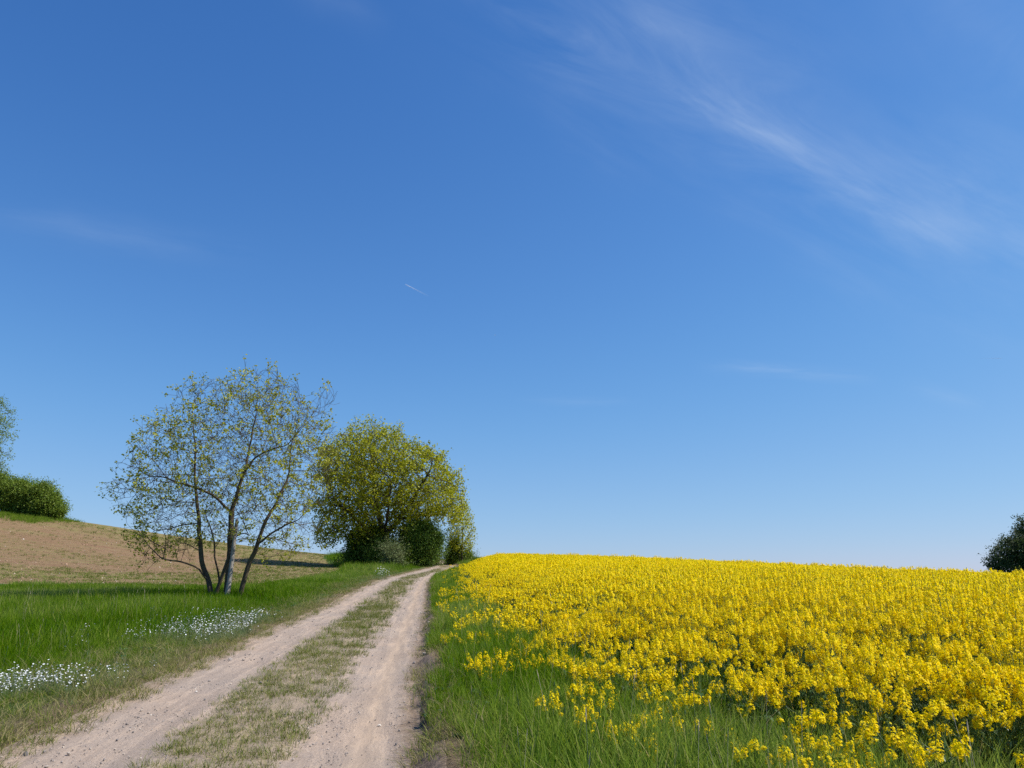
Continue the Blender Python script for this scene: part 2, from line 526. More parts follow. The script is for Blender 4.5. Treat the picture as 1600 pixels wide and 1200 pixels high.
m, t = new_mat('clods')
ti = attr(t, 'tint', 'INSTANCER')
c = ramp(t, mth(t, 'ADD', mth(t, 'MULTIPLY', ti, 0.5), 0.5), [(0, c4(.16, .095, .06)), (.7, c4(.31, .205, .135)), (.93, c4(.42, .31, .22)), (1, c4(.6, .53, .46))])
finish(t, nd(t, 'ShaderNodeBsdfPrincipled', {'Base Color': c, 'Roughness': 0.95, 'Specular IOR Level': 0.1}).outputs[0])
M['clod'] = m


# ------------------------------------------------------------------ mesh helpers
class MB:
    """Collects vertices and faces (numpy blocks) with a material index and a value 'v' per vertex."""
    def __init__(self):
        self.V, self.F, self.MI, self.A, self.n = [], [], [], [], 0

    def add(self, verts, faces, mi=0, val=0.5):
        verts = np.asarray(verts, float).reshape(-1, 3)
        self.V.append(verts)
        faces = np.asarray(faces)
        self.F.append((faces + self.n, mi))
        self.A.append(np.broadcast_to(np.asarray(val, float), (len(verts),)).copy())
        self.n += len(verts)

    def mesh(self, name, mats, smooth_=False):
        me = bpy.data.meshes.new(name)
        V = np.concatenate(self.V)
        tot = [f.shape[1] for f, _ in self.F for _ in range(len(f))]
        tot = np.concatenate([np.full(len(f), f.shape[1]) for f, _ in self.F])
        loops = np.concatenate([f.ravel() for f, _ in self.F])
        mi = np.concatenate([np.full(len(f), k) for f, k in self.F])
        me.vertices.add(len(V))
        me.vertices.foreach_set('co', V.ravel())
        me.loops.add(len(loops))
        me.loops.foreach_set('vertex_index', loops.astype(np.int32))
        me.polygons.add(len(tot))
        st = np.concatenate([[0], np.cumsum(tot)[:-1]])
        me.polygons.foreach_set('loop_start', st.astype(np.int32))
        me.polygons.foreach_set('loop_total', tot.astype(np.int32))
        me.polygons.foreach_set('material_index', mi.astype(np.int32))
        me.polygons.foreach_set('use_smooth', np.full(len(tot), smooth_))
        a = me.attributes.new('v', 'FLOAT', 'POINT')
        a.data.foreach_set('value', np.concatenate(self.A).astype(np.float32))
        for m_ in mats:
            me.materials.append(m_)
        me.update(calc_edges=True)
        me.validate()
        return me

    def obj(self, name, mats, parent=None, smooth_=False, link=True):
        o = bpy.data.objects.new(name, self.mesh(name, mats, smooth_))
        if link:
            COL.objects.link(o)
        o.parent = parent
        return o


def add_attr(me, name, vals):
    a = me.attributes.new(name, 'FLOAT', 'POINT')
    a.data.foreach_set('value', np.asarray(vals, np.float32))


def tag(o, label=None, cat=None, group=None, kind=None):
    for k, v in (('label', label), ('category', cat), ('group', group), ('kind', kind)):
        if v:
            o[k] = v
    return o


def empty(name, loc):
    o = bpy.data.objects.new(name, None)
    o.empty_display_size = 0.2
    COL.objects.link(o)
    o.location = loc
    return o


def frame_of(d):
    d = d / (np.linalg.norm(d) + 1e-9)
    a = np.array([0, 0, 1.0]) if abs(d[2]) < 0.9 else np.array([1.0, 0, 0])
    s = np.cross(a, d)
    s /= np.linalg.norm(s)
    return s, np.cross(d, s)


def tube(mb, pts, rad, sides=6, mi=0, val=0.5, cap=True):
    pts = np.asarray(pts, float)
    n = len(pts)
    tan = np.gradient(pts, axis=0)
    s, b = frame_of(tan[0])
    rings = []
    ang = np.linspace(0, 2 * np.pi, sides, endpoint=False)
    for i in range(n):
        t_ = tan[i] / (np.linalg.norm(tan[i]) + 1e-9)
        s = s - t_ * s.dot(t_)
        s /= np.linalg.norm(s) + 1e-9
        b = np.cross(t_, s)
        rings.append(pts[i] + rad[i] * (np.cos(ang)[:, None] * s + np.sin(ang)[:, None] * b))
    V = np.concatenate(rings)
    i = np.arange(n - 1)[:, None] * sides
    k = np.arange(sides)[None]
    k2 = (k + 1) % sides
    F = np.stack([i + k, i + k2, i + sides + k2, i + sides + k], -1).reshape(-1, 4)
    mb.add(V, F, mi, val)


# ------------------------------------------------------------------ scatter by geometry nodes (for stuff only)
def scatter(name, P, rot, scl, idx, tint, variants, label, cat):
    me = bpy.data.meshes.new(name)
    me.vertices.add(len(P))
    me.vertices.foreach_set('co', np.asarray(P, np.float32).ravel())
    a = me.attributes.new('rot', 'FLOAT_VECTOR', 'POINT')
    a.data.foreach_set('vector', np.asarray(rot, np.float32).ravel())
    for nm, vals in (('scl', scl), ('tint', tint)):
        add_attr(me, nm, vals)
    a = me.attributes.new('idx', 'INT', 'POINT')
    a.data.foreach_set('value', np.asarray(idx, np.int32))
    o = bpy.data.objects.new(name, me)
    COL.objects.link(o)
    tag(o, label, cat, None, 'stuff')
    for k in variants[0].data.materials:
        me.materials.append(k)
    g = bpy.data.node_groups.new(name + ' scatter', 'GeometryNodeTree')
    g.interface.new_socket('Geometry', in_out='INPUT', socket_type='NodeSocketGeometry')
    g.interface.new_socket('Geometry', in_out='OUTPUT', socket_type='NodeSocketGeometry')
    gi, go = g.nodes.new('NodeGroupInput'), g.nodes.new('NodeGroupOutput')
    join = g.nodes.new('GeometryNodeJoinGeometry')

    def named(nm, typ):
        n = g.nodes.new('GeometryNodeInputNamedAttribute')
        n.data_type = typ
        n.inputs[0].default_value = nm
        return [s for s in n.outputs if s.enabled and s.name == 'Attribute'][0]
    arot, ascl, aidx = named('rot', 'FLOAT_VECTOR'), named('scl', 'FLOAT'), named('idx', 'INT')
    for k, vo in enumerate(variants):
        oi = g.nodes.new('GeometryNodeObjectInfo')
        oi.inputs['Object'].default_value = vo
        ip = g.nodes.new('GeometryNodeInstanceOnPoints')
        cmp_ = g.nodes.new('FunctionNodeCompare')
        cmp_.data_type = 'INT'
        cmp_.operation = 'EQUAL'
        ins = [s for s in cmp_.inputs if s.enabled]
        g.links.new(aidx, ins[0])
        ins[1].default_value = k
        g.links.new(cmp_.outputs[0], ip.inputs['Selection'])
        g.links.new(gi.outputs[0], ip.inputs['Points'])
        g.links.new(oi.outputs['Geometry'], ip.inputs['Instance'])
        g.links.new(arot, ip.inputs['Rotation'])
        g.links.new(ascl, ip.inputs['Scale'])
        g.links.new(ip.outputs[0], join.inputs[0])
    g.links.new(join.outputs[0], go.inputs[0])
    md = o.modifiers.new('scatter', 'NODES')
    md.node_group = g
    return o


HALF_W = 800 / FPX


def in_view(x, y, margin=2.0, grow=1.12):
    return (y > 1.2) & (np.abs(x) < (y * 1.03 * HALF_W * grow + margin))


def rand_points(x0, x1, y0, y1, density):
    n = int((x1 - x0) * (y1 - y0) * density)
    x = rng.uniform(x0, x1, n)
    y = rng.uniform(y0, y1, n)
    k = in_view(x, y)
    return x[k], y[k]


def polar_points(r0, r1, dens0, az0=-36, az1=36, power=0.0):
    """Points in a ring sector round the viewer."""
    area = 0.5 * (r1 * r1 - r0 * r0) * R(az1 - az0)
    n = int(area * dens0)
    r = np.sqrt(rng.uniform(r0 * r0, r1 * r1, n))
    a = R(1) * rng.uniform(az0, az1, n)
    return r * np.sin(a), r * np.cos(a)


# ------------------------------------------------------------------ GROUND
def polar_grid(r0, r1, nr, az0, az1, na, wrap=False):
    rr = np.geomspace(r0, r1, nr)
    aa = np.radians(np.linspace(az0, az1, na, endpoint=not wrap))
    X = rr[:, None] * np.sin(aa)[None]
    Y = rr[:, None] * np.cos(aa)[None]
    i = np.arange(nr - 1)[:, None] * na
    if wrap:
        k = np.arange(na)[None]
        k2 = (k + 1) % na
    else:
        k = np.arange(na - 1)[None]
        k2 = k + 1
    F = np.stack([i + k, i + k2, i + na + k2, i + na + k], -1).reshape(-1, 4)
    return X.ravel(), Y.ravel(), F


def verge_lift(u, y):
    """The verges stand a little proud of the track, with a cut bank on the right."""
    return 0.15 * smooth(1.62, 1.88, u) * (u < 50) + 0.05 * smooth(1.6, 2.2, -u)


X, Y, F = polar_grid(1.0, 6000, 300, 0, 360, 900, True)
U = track_u(X, Y)
Z = H(X, Y) - 0.10 * (1 - smooth(1.5, 1.75, np.abs(U))) + verge_lift(U, Y)
Z -= 0.12 * smooth(0.3, 2.0, field_in(X, Y)) * (Y < 180)
mb = MB()
c0 = len(X)
Vg = np.stack([X, Y, Z], 1)
Vg = np.concatenate([Vg, [[0, 0, float(H(np.array([0.]), np.array([0.]))[0])]]])
mb.add(Vg, F)
fan = np.stack([np.full(900, c0), (np.arange(900) + 1) % 900, np.arange(900)], -1)
mb.F.append((fan, 0))
ground = mb.obj('ground', [M['ground']], smooth_=True)
tag(ground, 'green and dry verge ground under the grass and crops', None, None, 'structure')
dryv = np.clip(1 - smooth(1.9, 2.7, np.abs(U) + 0.8 * (fbm(X * 1.1, Y * 1.1, 5) - 0.5)), 0, 1)
dryv = np.concatenate([dryv, [0]])
add_attr(ground.data, 'dry', dryv)

# dirt track
nu = 64
us = np.linspace(-1.85, 1.85, nu)
ss = np.concatenate([np.arange(0, 60, 0.09), np.arange(60, (len(TC) - 1) * 0.5, 0.35)])
cx = np.interp(ss, np.arange(len(TC)) * .5, TC[:, 0])
cy = np.interp(ss, np.arange(len(TC)) * .5, TC[:, 1])
tx = np.interp(ss, np.arange(len(TC)) * .5, TT[:, 0])
ty = np.interp(ss, np.arange(len(TC)) * .5, TT[:, 1])
X = cx[:, None] + us[None] * ty[:, None]
Y = cy[:, None] - us[None] * tx[:, None]
UU = np.broadcast_to(us[None], X.shape)
rut = np.exp(-((np.abs(UU) - 1.0) / 0.38) ** 2)
Z = H(X, Y) - 0.035 * rut + 0.022 * (fbm(X * 2.3, Y * 2.3, 21, 4) - 0.5) + 0.014 * (fbm(X * 11, Y * 11, 31, 2) - 0.5)
Z = Z + 0.15 * smooth(1.60 , 1.88, UU + 0.25 * (fbm(X * 1.5, Y * 1.5, 77, 3) - 0.5)) - 0.004 + 0.05 * smooth(1.6, 1.85, -UU) * 0.6
n_s = len(ss)
i = np.arange(n_s - 1)[:, None] * nu
k = np.arange(nu - 1)[None]
F = np.stack([i + k, i + k + 1, i + nu + k + 1, i + nu + k], -1).reshape(-1, 4)
mb = MB()
mb.add(np.stack([X, Y, Z], -1), F)
trk = mb.obj('dirt_track', [M['track']], smooth_=True)
tag(trk, 'pale dirt farm track with two gravelly wheel ruts', None, None, 'structure')
add_attr(trk.data, 'u', UU.ravel())
add_attr(trk.data, 's', np.broadcast_to(ss[:, None], X.shape).ravel())


def ground_z(x, y):
    u = track_u(x, y)
    z = H(x, y) + verge_lift(u, y) * (np.abs(u) > 1.5)
    z = z - 0.035 * np.exp(-((np.abs(u) - 1.0) / 0.38) ** 2)
    return z, u


# ploughed field
X, Y, F = polar_grid(26, 330, 330, -75, -2, 560)
fi = field_in(X, Y)
cent = fi[F].max(1)
F = F[cent > -0.4]
furrow = fbm(X * 0.9, Y * 2.2, 8, 3) - 0.5
Z = H(X, Y) + 0.10 * furrow - 0.02 - 0.3 * (1 - smooth(-0.8, 0.3, fi)) * (Y < 200)
used = np.unique(F)
remap = np.full(len(X), -1)
remap[used] = np.arange(len(used))
mb = MB()
mb.add(np.stack([X, Y, Z], 1)[used], remap[F])
fld = mb.obj('ploughed_field', [M['soil']], smooth_=True)
tag(fld, 'brown ploughed field rising to the left with green sprouting bands', None, None, 'structure')


def field_green(x, y):
    fe = field_in(x, y)
    d = y - field_edge_y(x)
    band = np.exp(-((d - 14 - 3 * (vnoise(x / 9, y / 9, 2) - .5)) / 5) ** 2)
    top = smooth(48, 66, d)
    right = smooth(16, 2, fe) * smooth(6, 16, d)
    return np.clip(1.1 * band + 0.9 * top + 0.9 * right + 0.45 * vnoise(x / 14, y / 4, 9), 0, 1)


add_attr(fld.data, 'green', field_green(X, Y)[used])


# ------------------------------------------------------------------ plant meshes
def blades(mb, n, hgt, rad, w, lean, mi=0, vfun=None, segs=3, r_=None):
    r_ = r_ or rng
    a = r_.uniform(0, 2 * np.pi, n)
    rr = rad * np.sqrt(r_.uniform(0, 1, n))
    base = np.stack([rr * np.cos(a), rr * np.sin(a), np.full(n, -0.02)], 1)
    h = hgt * r_.uniform(0.45, 1.1, n)
    la = a + r_.normal(0, 0.9, n)
    ld = np.stack([np.cos(la), np.sin(la), np.zeros(n)], 1)
    le = lean * r_.uniform(0.2, 1.2, n)
    wa = r_.uniform(0, 2 * np.pi, n)
    wd = np.stack([np.cos(wa), np.sin(wa), np.zeros(n)], 1)
    ww = w * r_.uniform(0.6, 1.2, n)
    vv = r_.uniform(0, 1, n) if vfun is None else vfun(n)
    ts = np.linspace(0, 1, segs + 1)
    rows = []
    for t_ in ts:
        p = base + ld * (le * h * t_ ** 1.8)[:, None]
        p[:, 2] += h * t_ * (1 - 0.25 * le * t_)
        half = (ww * (1 - t_ ** 1.5) * 0.5)[:, None] * wd
        rows.append(p - half)
        rows.append(p + half)
    V = np.stack(rows, 1)            # n, 2*(segs+1), 3
    k = 2 * (segs + 1)
    f = []
    for s in range(segs):
        f.append([2 * s, 2 * s + 1, 2 * s + 3, 2 * s + 2])
    F = (np.arange(n)[:, None, None] * k + np.array(f)[None]).reshape(-1, 4)
    mb.add(V.reshape(-1, 3), F, mi, np.repeat(vv, k))


def grass_variant(n, hgt, rad, w, lean, mats, dry=0.05, heads=0, vlo=0.0, vhi=0.8):
    mb = MB()
    blades(mb, n, hgt, rad, w, lean, 0, lambda k: np.where(rng.random(k) < dry, 1.0, rng.uniform(vlo, vhi, k)))
    if heads:
        m1 = MB()
        blades(mb, heads, hgt * 1.2, rad, 0.002, 0.4, 0)
        for _ in range(heads):
            a = rng.uniform(0, 6.28)
            p = np.array([math.cos(a), math.sin(a), 0]) * rad * rng.uniform(0, 1)
            q = p + np.array([rng.normal(0, .05), rng.normal(0, .05), hgt * rng.uniform(1.1, 1.5)])
            tube(mb, [p, (p + q) / 2 + rng.normal(0, .006, 3), q], [.0012, .001, .001], 3, 1, .3)
            d = (q - p) / np.linalg.norm(q - p)
            tube(mb, [q, q + d * .025, q + d * .07], [.001, .003, .001], 4, 1, .2)
    return mb.obj('grass tuft', mats, link=False)


def broad_leaf(mb, base, direc, L, W, mi, droop=0.5):
    d = direc / np.linalg.norm(direc)
    side = np.cross(d, [0, 0, 1.0])
    side /= np.linalg.norm(side) + 1e-9
    ts = np.linspace(0, 1, 5)
    rows = []
    for t_ in ts:
        p = base + d * L * t_ + np.array([0, 0, -droop * L * t_ ** 2])
        w = W * math.sin(math.pi * min(1, t_ * 0.85 + 0.12)) * 0.5
        rows += [p - side * w + [0, 0, w * .3], p, p + side * w + [0, 0, w * .3]]
    F = []
    for s in range(4):
        for k in range(2):
            F.append([3 * s + k, 3 * s + k + 1, 3 * s + k + 4, 3 * s + k + 3])
    mb.add(np.array(rows), np.array(F), mi, rng.random())


def weed_variant():
    mb = MB()
    n_ = int(rng.integers(6, 10))
    for k in range(n_):
        a = k * 6.28 / n_ + rng.normal(0, .3)
        L = rng.uniform(.10, .19)
        broad_leaf(mb, np.array([math.cos(a), math.sin(a), 0]) * .01, np.array([math.cos(a), math.sin(a), rng.uniform(.5, 1.6)]), L, L * rng.uniform(.22, .42), 0, .7)
    for k in range(int(rng.integers(0, 3))):
        p = np.array([rng.normal(0, .03), rng.normal(0, .03), 0])
        q = p + [rng.normal(0, .05), rng.normal(0, .05), rng.uniform(.2, .38)]
        tube(mb, [p, (p + q) / 2, q], [.0015, .0013, .001], 3, 0, .6)
        tube(mb, [q, q + [0, 0, .012], q + [0, 0, .03]], [.0015, .004, .0015], 5, 0, .9)
    return mb.obj('weed', [M['rape_leaf'], M['straw']], link=False)


GM = [M['grass'], M['straw']]
SM = [M['short_grass'], M['straw']]
V_long = [grass_variant(30, 0.35, 0.11, 0.0115, 0.6, GM, 0.03) for _ in range(4)] + [grass_variant(30, 0.37, 0.12, 0.008, 0.8, GM, 0.05, 1) for _ in range(2)]
V_short = [grass_variant(30, 0.085, 0.10, 0.005, 1.2, SM, 0.22, vhi=0.75) for _ in range(4)]
V_dry = [grass_variant(26, 0.15, 0.12, 0.005, 1.5, SM, 0.4, vlo=.2, vhi=.9) for _ in range(3)]
V_weed = [weed_variant() for _ in range(4)]
V_far = [grass_variant(30, 0.36, 0.40, 0.022, 0.5, GM, 0.03) for _ in range(4)]


def crop_height(d):
    return 0.42 + 0.75 * smooth(-0.2, 3.6, d)


# ---- verge grass
def scatter_grass():
    P, RT, S, I, T = [], [], [], [], []

    def put(x, y, scl, idx, tint, tilt=0.12):
        z, _ = ground_z(x, y)
        n = len(x)
        P.append(np.stack([x, y, z], 1))
        RT.append(np.stack([rng.normal(0, tilt, n), rng.normal(0, tilt, n), rng.uniform(0, 6.28, n)], 1))
        S.append(scl)
        I.append(idx)
        T.append(tint)
    # rings: (r0, r1, density, size, near?)
    for r0, r1, dens, size, far in ((2, 9, 75, 0.85, False), (9, 16, 48, 1.0, False), (16, 28, 26, 1.2, False), (28, 48, 9, 0.95, True), (48, 80, 5, 1.1, True), (80, 135, 1.6, 1.5, True)):
        x, y = polar_points(r0, r1, dens)
        k = in_view(x, y, 1.5)
        x, y = x[k], y[k]
        u = track_u(x, y)
        ci = crop_in(x, y)
        fi_ = field_in(x, y)
        nz = fbm(x * 0.7, y * 0.7, 41, 3)
        n2 = fbm(x * 0.16 + 9, y * 0.16, 51, 3)
        lft, rgt = u < 0, u > 0
        # right verge, long, thinning inside the crop; left verge, long away from the ruts
        keepR = rgt & (u > 1.88 + 0.6 * (nz - 0.5)) & (u < 90) & ((ci < 0.8) | (rng.random(len(x)) < 0.25)) & (ci < (2.5 if not far else 0.5))
        keepR |= (u >= 90) & (ci > -6) & (ci < 0.5) & (y < 140)
        w = 2.9 + 1.2 * (nz - 0.5)
        ul = np.where(u > 90, -50, u)
        keepL = (ul < 0) & (-ul > w * 0.92) & (fi_ < 0.4 + 0.8 * (nz - .5)) & (ci < 0)
        if r0 >= 48:
            keepL &= (x > -26)
        keep = keepR | keepL
        x, y, u, ci, nz, n2, kR = x[keep], y[keep], ul[keep], ci[keep], nz[keep], n2[keep], keepR[keep]
        du = np.where(kR, np.abs(u) - 1.7, np.abs(u) - 2.6)
        hgt = np.where(kR, 0.62 + 0.50 * smooth(0, 1.1, du), 0.35 + 0.75 * smooth(0, 2.6, du)) * (0.75 + 0.55 * nz)
        near_f = np.maximum(0, 1 - smooth(0.5, 3.0, field_edge_y(x) - y)) * (~kR)
        hgt = hgt * (1 + 0.35 * near_f) * np.where(~kR & (y > 38), np.where(y > 72, 1.0, 0.6), 1.0)
        tint = (n2 - 0.5) * 3.2 + (nz - .5) * 1.2 + rng.normal(0, 0.3, len(x)) + 0.15 * (~kR)
        idx = rng.integers(0, 6, len(x)) if not far else 9 + 4 + rng.integers(0, 4, len(x))
        if not far:
            idx = np.where((idx >= 4) & (rng.random(len(x)) < .9), idx - 4, idx)
        put(x, y, hgt * size, idx, np.clip(tint, -1, 1))
        if r0 < 28:
            wk = rng.random(len(x)) < 0.05
            put(x[wk], y[wk], rng.uniform(1.1, 1.9, wk.sum()), 10 + rng.integers(0, 3, wk.sum()), rng.normal(.2, .35, wk.sum()), .3)
            wk = rng.random(len(x)) < 0.055
            put(x[wk], y[wk], rng.uniform(.8, 1.6, wk.sum()), 17 + rng.integers(0, 4, wk.sum()), rng.normal(0, .35, wk.sum()))
        # trodden short and dry grass
        x, y = polar_points(r0, r1, dens * (1.0 if far else 1.5))
        k = in_view(x, y, 1.5)
        x, y = x[k], y[k]
        u = track_u(x, y)
        nz = fbm(x * 2.2, y * 2.2, 61, 3)
        n3 = fbm(x * 0.6, y * 0.6, 71, 3)
        au = np.abs(u)
        mid = (au < 0.60 + 0.4 * (nz - 0.5)) & (nz > 0.32 - 0.26 * smooth(5, 12, y))
        vl = (u < 0) & (au > 1.52 + 0.9 * (nz - 0.5)) & (au < 3.8) & (nz + 0.38 * smooth(1.4, 2.0, au) > 0.52)
        vr = (u > 0) & (au > 1.5 + 0.3 * (nz - .5)) & (au < 2.3) & (nz + 0.32 * smooth(1.7, 2.1, au) > 0.58)
        keep = mid | vl | vr
        x, y, u, nz, n3, mid = x[keep], y[keep], u[keep], nz[keep], n3[keep], mid[keep]
        sc = np.where(mid, 0.95 + 0.5 * smooth(8, 20, y), 1.15) * rng.uniform(0.7, 1.3, len(x)) * (1 if r0 < 28 else 1.6)
        idx = 6 + rng.integers(0, 4, len(x))
        dd = rng.random(len(x)) < np.where(mid, 0.02, 0.40)
        idx = np.where(dd, 10 + rng.integers(0, 3, len(x)), idx)
        put(x, y, sc, idx, np.clip((n3 - .45) * 2 - 0.5 * smooth(10, 22, y) + rng.normal(0, .25, len(x)), -1, 1), 0.2)
    # a grassy strip along the crest under the bushes
    n = 1700
    x = rng.uniform(-100, -60.5, n)
    y = rng.uniform(97.5, 110, n)
    k = (y > 99 + (x + 60) * -.05)
    x, y = x[k], y[k]
    put(x, y, rng.uniform(.9, 1.6, len(x)), 13 + rng.integers(0, 4, len(x)), rng.uniform(-.2, .6, len(x)))
    P_, R_, S_, I_, T_ = map(np.concatenate, (P, RT, S, I, T))
    print('grass', len(P_))
    scatter('grass', P_, R_, S_, I_, T_, V_long + V_short + V_dry + V_far + V_weed, 'green verge grass, tall beside the fields and trodden short between the ruts', 'grass')


scatter_grass()


# ---- stones on the ruts
def stone_variant(mat, flat=0.6):
    import bmesh
    bm_ = bmesh.new()
    bmesh.ops.create_icosphere(bm_, subdivisions=1, radius=1)
    for v in bm_.verts:
        v.co *= random.uniform(0.7, 1.15)
        v.co.z *= flat
    me = bpy.data.meshes.new('stone')
    bm_.to_mesh(me)
    bm_.free()
    me.materials.append(mat)
    return bpy.data.objects.new('stone', me)


V_stone = [stone_variant(M['stone']) for _ in range(5)]
x1, y1 = polar_points(3, 12, 420, -36, 8)
x2, y2 = polar_points(12, 26, 90, -26, 2)
x3, y3 = polar_points(26, 60, 12, -16, 0)
x, y = np.concatenate([x1, x2, x3]), np.concatenate([y1, y2, y3])
ring = np.concatenate([np.zeros(len(x1)), np.ones(len(x2)), np.full(len(x3), 2)])
u = track_u(x, y)
nz = fbm(x * 1.3, y * 1.3, 81, 3)
rutd = np.abs(np.abs(u) - 1.0)
lane = np.abs(u - 1.2) < 0.16
keep = (rutd < 0.75) & (rng.random(len(x)) < np.clip((nz - 0.36) * 3, 0.04, 1) * np.where(lane, 0.15, 1.0))
x, y, ring, u = x[keep], y[keep], ring[keep], u[keep]
z, _ = ground_z(x, y)
s = 0.0035 * np.exp(rng.normal(0.25, 0.55, len(x))) * (1 + 0.45 * ring)
n = len(x)
print('stones', n)
scatter('gravel', np.stack([x, y, z + s * 0.25], 1), rng.uniform(0, 6.28, (n, 3)) * [0.15, 0.15, 1], s, rng.integers(0, 5, n), np.clip(rng.normal(-.1, .5, n), -1, 1), V_stone, 'loose grey and tan gravel scattered in the wheel ruts', 'gravel')

# ---- clods and sprouts on the ploughed field
V_clod = [stone_variant(M['clod'], 0.7) for _ in range(5)]
xs, ys = [], []
for r0, r1, dn in ((30, 55, 14), (55, 80, 6), (80, 125, 2.5)):
    a, b = polar_points(r0, r1, dn, -37, -5)
    xs.append(a)
    ys.append(b)
x, y = np.concatenate(xs), np.concatenate(ys)
k = (field_in(x, y) > 0.1)
x, y = x[k], y[k]
n = len(x)
s = 0.022 * np.exp(rng.normal(0, 0.45, n)) * (0.75 + y / 90)
z = H(x, y) + 0.10 * (fbm(x * 0.9, y * 2.2, 8, 3) - 0.5) - 0.02
print('clods', n)
scatter('dirt_clods', np.stack([x, y, z], 1), rng.uniform(0, 6.28, (n, 3)) * [.2, .2, 1], s, rng.integers(0, 5, n), np.clip(rng.normal(0, .45, n), -1, 1), V_clod, 'brown soil clods strewn over the ploughed field', 'soil clods')

V_spr = [grass_variant(12, 0.14, 0.10, 0.014, 0.9, [M['short_grass'], M['straw']], 0.15, vhi=.7) for _ in range(3)]
xs, ys = [], []
for r0, r1, dn in ((32, 55, 14), (55, 80, 8), (80, 125, 4)):
    a, b = polar_points(r0, r1, dn, -37, -5)
    xs.append(a)
    ys.append(b)
x, y = np.concatenate(xs), np.concatenate(ys)
nz = fbm(x * 0.5, y * 1.1, 91, 4)
k = (field_in(x, y) > -0.3) & (rng.random(len(x)) < field_green(x, y) * smooth(0.38, 0.58, nz) * 1.5)
x, y = x[k], y[k]
n = len(x)
z = H(x, y) + 0.10 * (fbm(x * 0.9, y * 2.2, 8, 3) - 0.5) - 0.02
print('sprouts', n)
scatter('sprouting_weeds', np.stack([x, y, z], 1), np.stack([np.zeros(n), np.zeros(n), rng.uniform(0, 6.28, n)], 1), rng.uniform(.6, 1.5, n) * (0.8 + y / 110), rng.integers(0, 3, n), np.clip(rng.normal(.1, .4, n), -1, 1), V_spr, 'thin green weeds sprouting in bands on the ploughed field', 'weeds')


# ------------------------------------------------------------------ RAPESEED
def raceme(mb, top, axis, L, rad, nf, fs, mi_p, mi_b, petals=True, buds=True):
    """A flower head: small four-petalled flowers round the upper part of a stalk, buds at the tip."""
    axis = axis / np.linalg.norm(axis)
    s, b = frame_of(axis)
    t_ = np.sqrt(rng.uniform(0, 1, nf))             # 0 at the tip, 1 at the bottom
    a = rng.uniform(0, 2 * np.pi, nf)
    prof = rad * np.clip(np.sqrt(np.clip(1 - (1 - t_) ** 2, 0, 1)) * 1.0, .2, 1) * rng.uniform(0.75, 1.05, nf)
    out = np.cos(a)[:, None] * s + np.sin(a)[:, None] * b
    c = top - axis[None] * (t_ * L)[:, None] + out * prof[:, None]
    nrm = out * 0.75 + axis[None] * rng.uniform(0.2, 1.2, nf)[:, None] + rng.normal(0, .25, (nf, 3))
    nrm /= np.linalg.norm(nrm, axis=1)[:, None]
    r1 = np.cross(nrm, rng.normal(0, 1, (nf, 3)))
    r1 /= np.linalg.norm(r1, axis=1)[:, None]
    r2 = np.cross(nrm, r1)
    vv = rng.uniform(0, 1, nf)
    sz = fs * rng.uniform(.8, 1.15, nf)
    if petals:
        for k in range(4):
            an = k * np.pi / 2
            d = np.cos(an) * r1 + np.sin(an) * r2
            e = -np.sin(an) * r1 + np.cos(an) * r2
            p0 = c
            lift = nrm * (sz * 0.18)[:, None]
            p1 = c + d * (sz * 0.55)[:, None] + e * (sz * 0.44)[:, None] + lift
            p2 = c + d * (sz * 1.0)[:, None] + lift * 0.6
            p3 = c + d * (sz * 0.55)[:, None] - e * (sz * 0.44)[:, None] + lift
            mb.add(np.stack([p0, p1, p2, p3], 1).reshape(-1, 3), np.arange(nf * 4).reshape(-1, 4), mi_p, np.repeat(vv, 4))
    else:
        lift = nrm * (sz * 0.3)[:, None]
        q = [c + r1 * sz[:, None] + lift, c + r2 * sz[:, None], c - r1 * sz[:, None] + lift, c - r2 * sz[:, None]]
        mb.add(np.stack(q, 1).reshape(-1, 3), np.arange(nf * 4).reshape(-1, 4), mi_p, np.repeat(vv, 4))
    tube(mb, [top - axis * L * 1.05, top - axis * L * .5, top], [.0022, .002, .0015], 4, mi_b, .3)
    if buds:
        nb = 7
        for _ in range(nb):
            p = top + axis * rng.uniform(-.004, .012) + rng.normal(0, .006, 3)
            tube(mb, [p - axis * .004, p, p + axis * .005], [.0012, .003, .0008], 4, mi_b, rng.random())


def plant_skeleton(hgt, nb):
    """Main stem and side branches; returns list of (points, radii, is_main)."""
    lean = rng.normal(0, .05, 2)
    zs = np.linspace(0, 1, 7)
    main = np.stack([lean[0] * hgt * zs ** 2 + rng.normal(0, .006, 7) * zs, lean[1] * hgt * zs ** 2 + rng.normal(0, .006, 7) * zs, hgt * zs], 1)
    main[0, 2] = -0.03
    out = [(main, np.linspace(.0055, .002, 7), True)]
    a0 = rng.uniform(0, 6.28)
    for k in range(nb):
        f = rng.uniform(0.35, 0.72)
        a = a0 + k * 2.4 + rng.normal(0, .3)
        st = np.array([np.interp(f, zs, main[:, j]) for j in range(3)])
        reach = rng.uniform(.08, .21)
        top = hgt * rng.uniform(0.68, 1.0)
        end = np.array([st[0] + math.cos(a) * reach, st[1] + math.sin(a) * reach, top])
        t_ = np.linspace(0, 1, 5)[:, None]
        mid = st + np.array([math.cos(a) * reach * 0.8, math.sin(a) * reach * .8, (top - st[2]) * .35])
        pts = (1 - t_) ** 2 * st + 2 * t_ * (1 - t_) * mid + t_ ** 2 * end
        out.append((pts, np.linspace(.0032, .0015, 5), False))
    return out


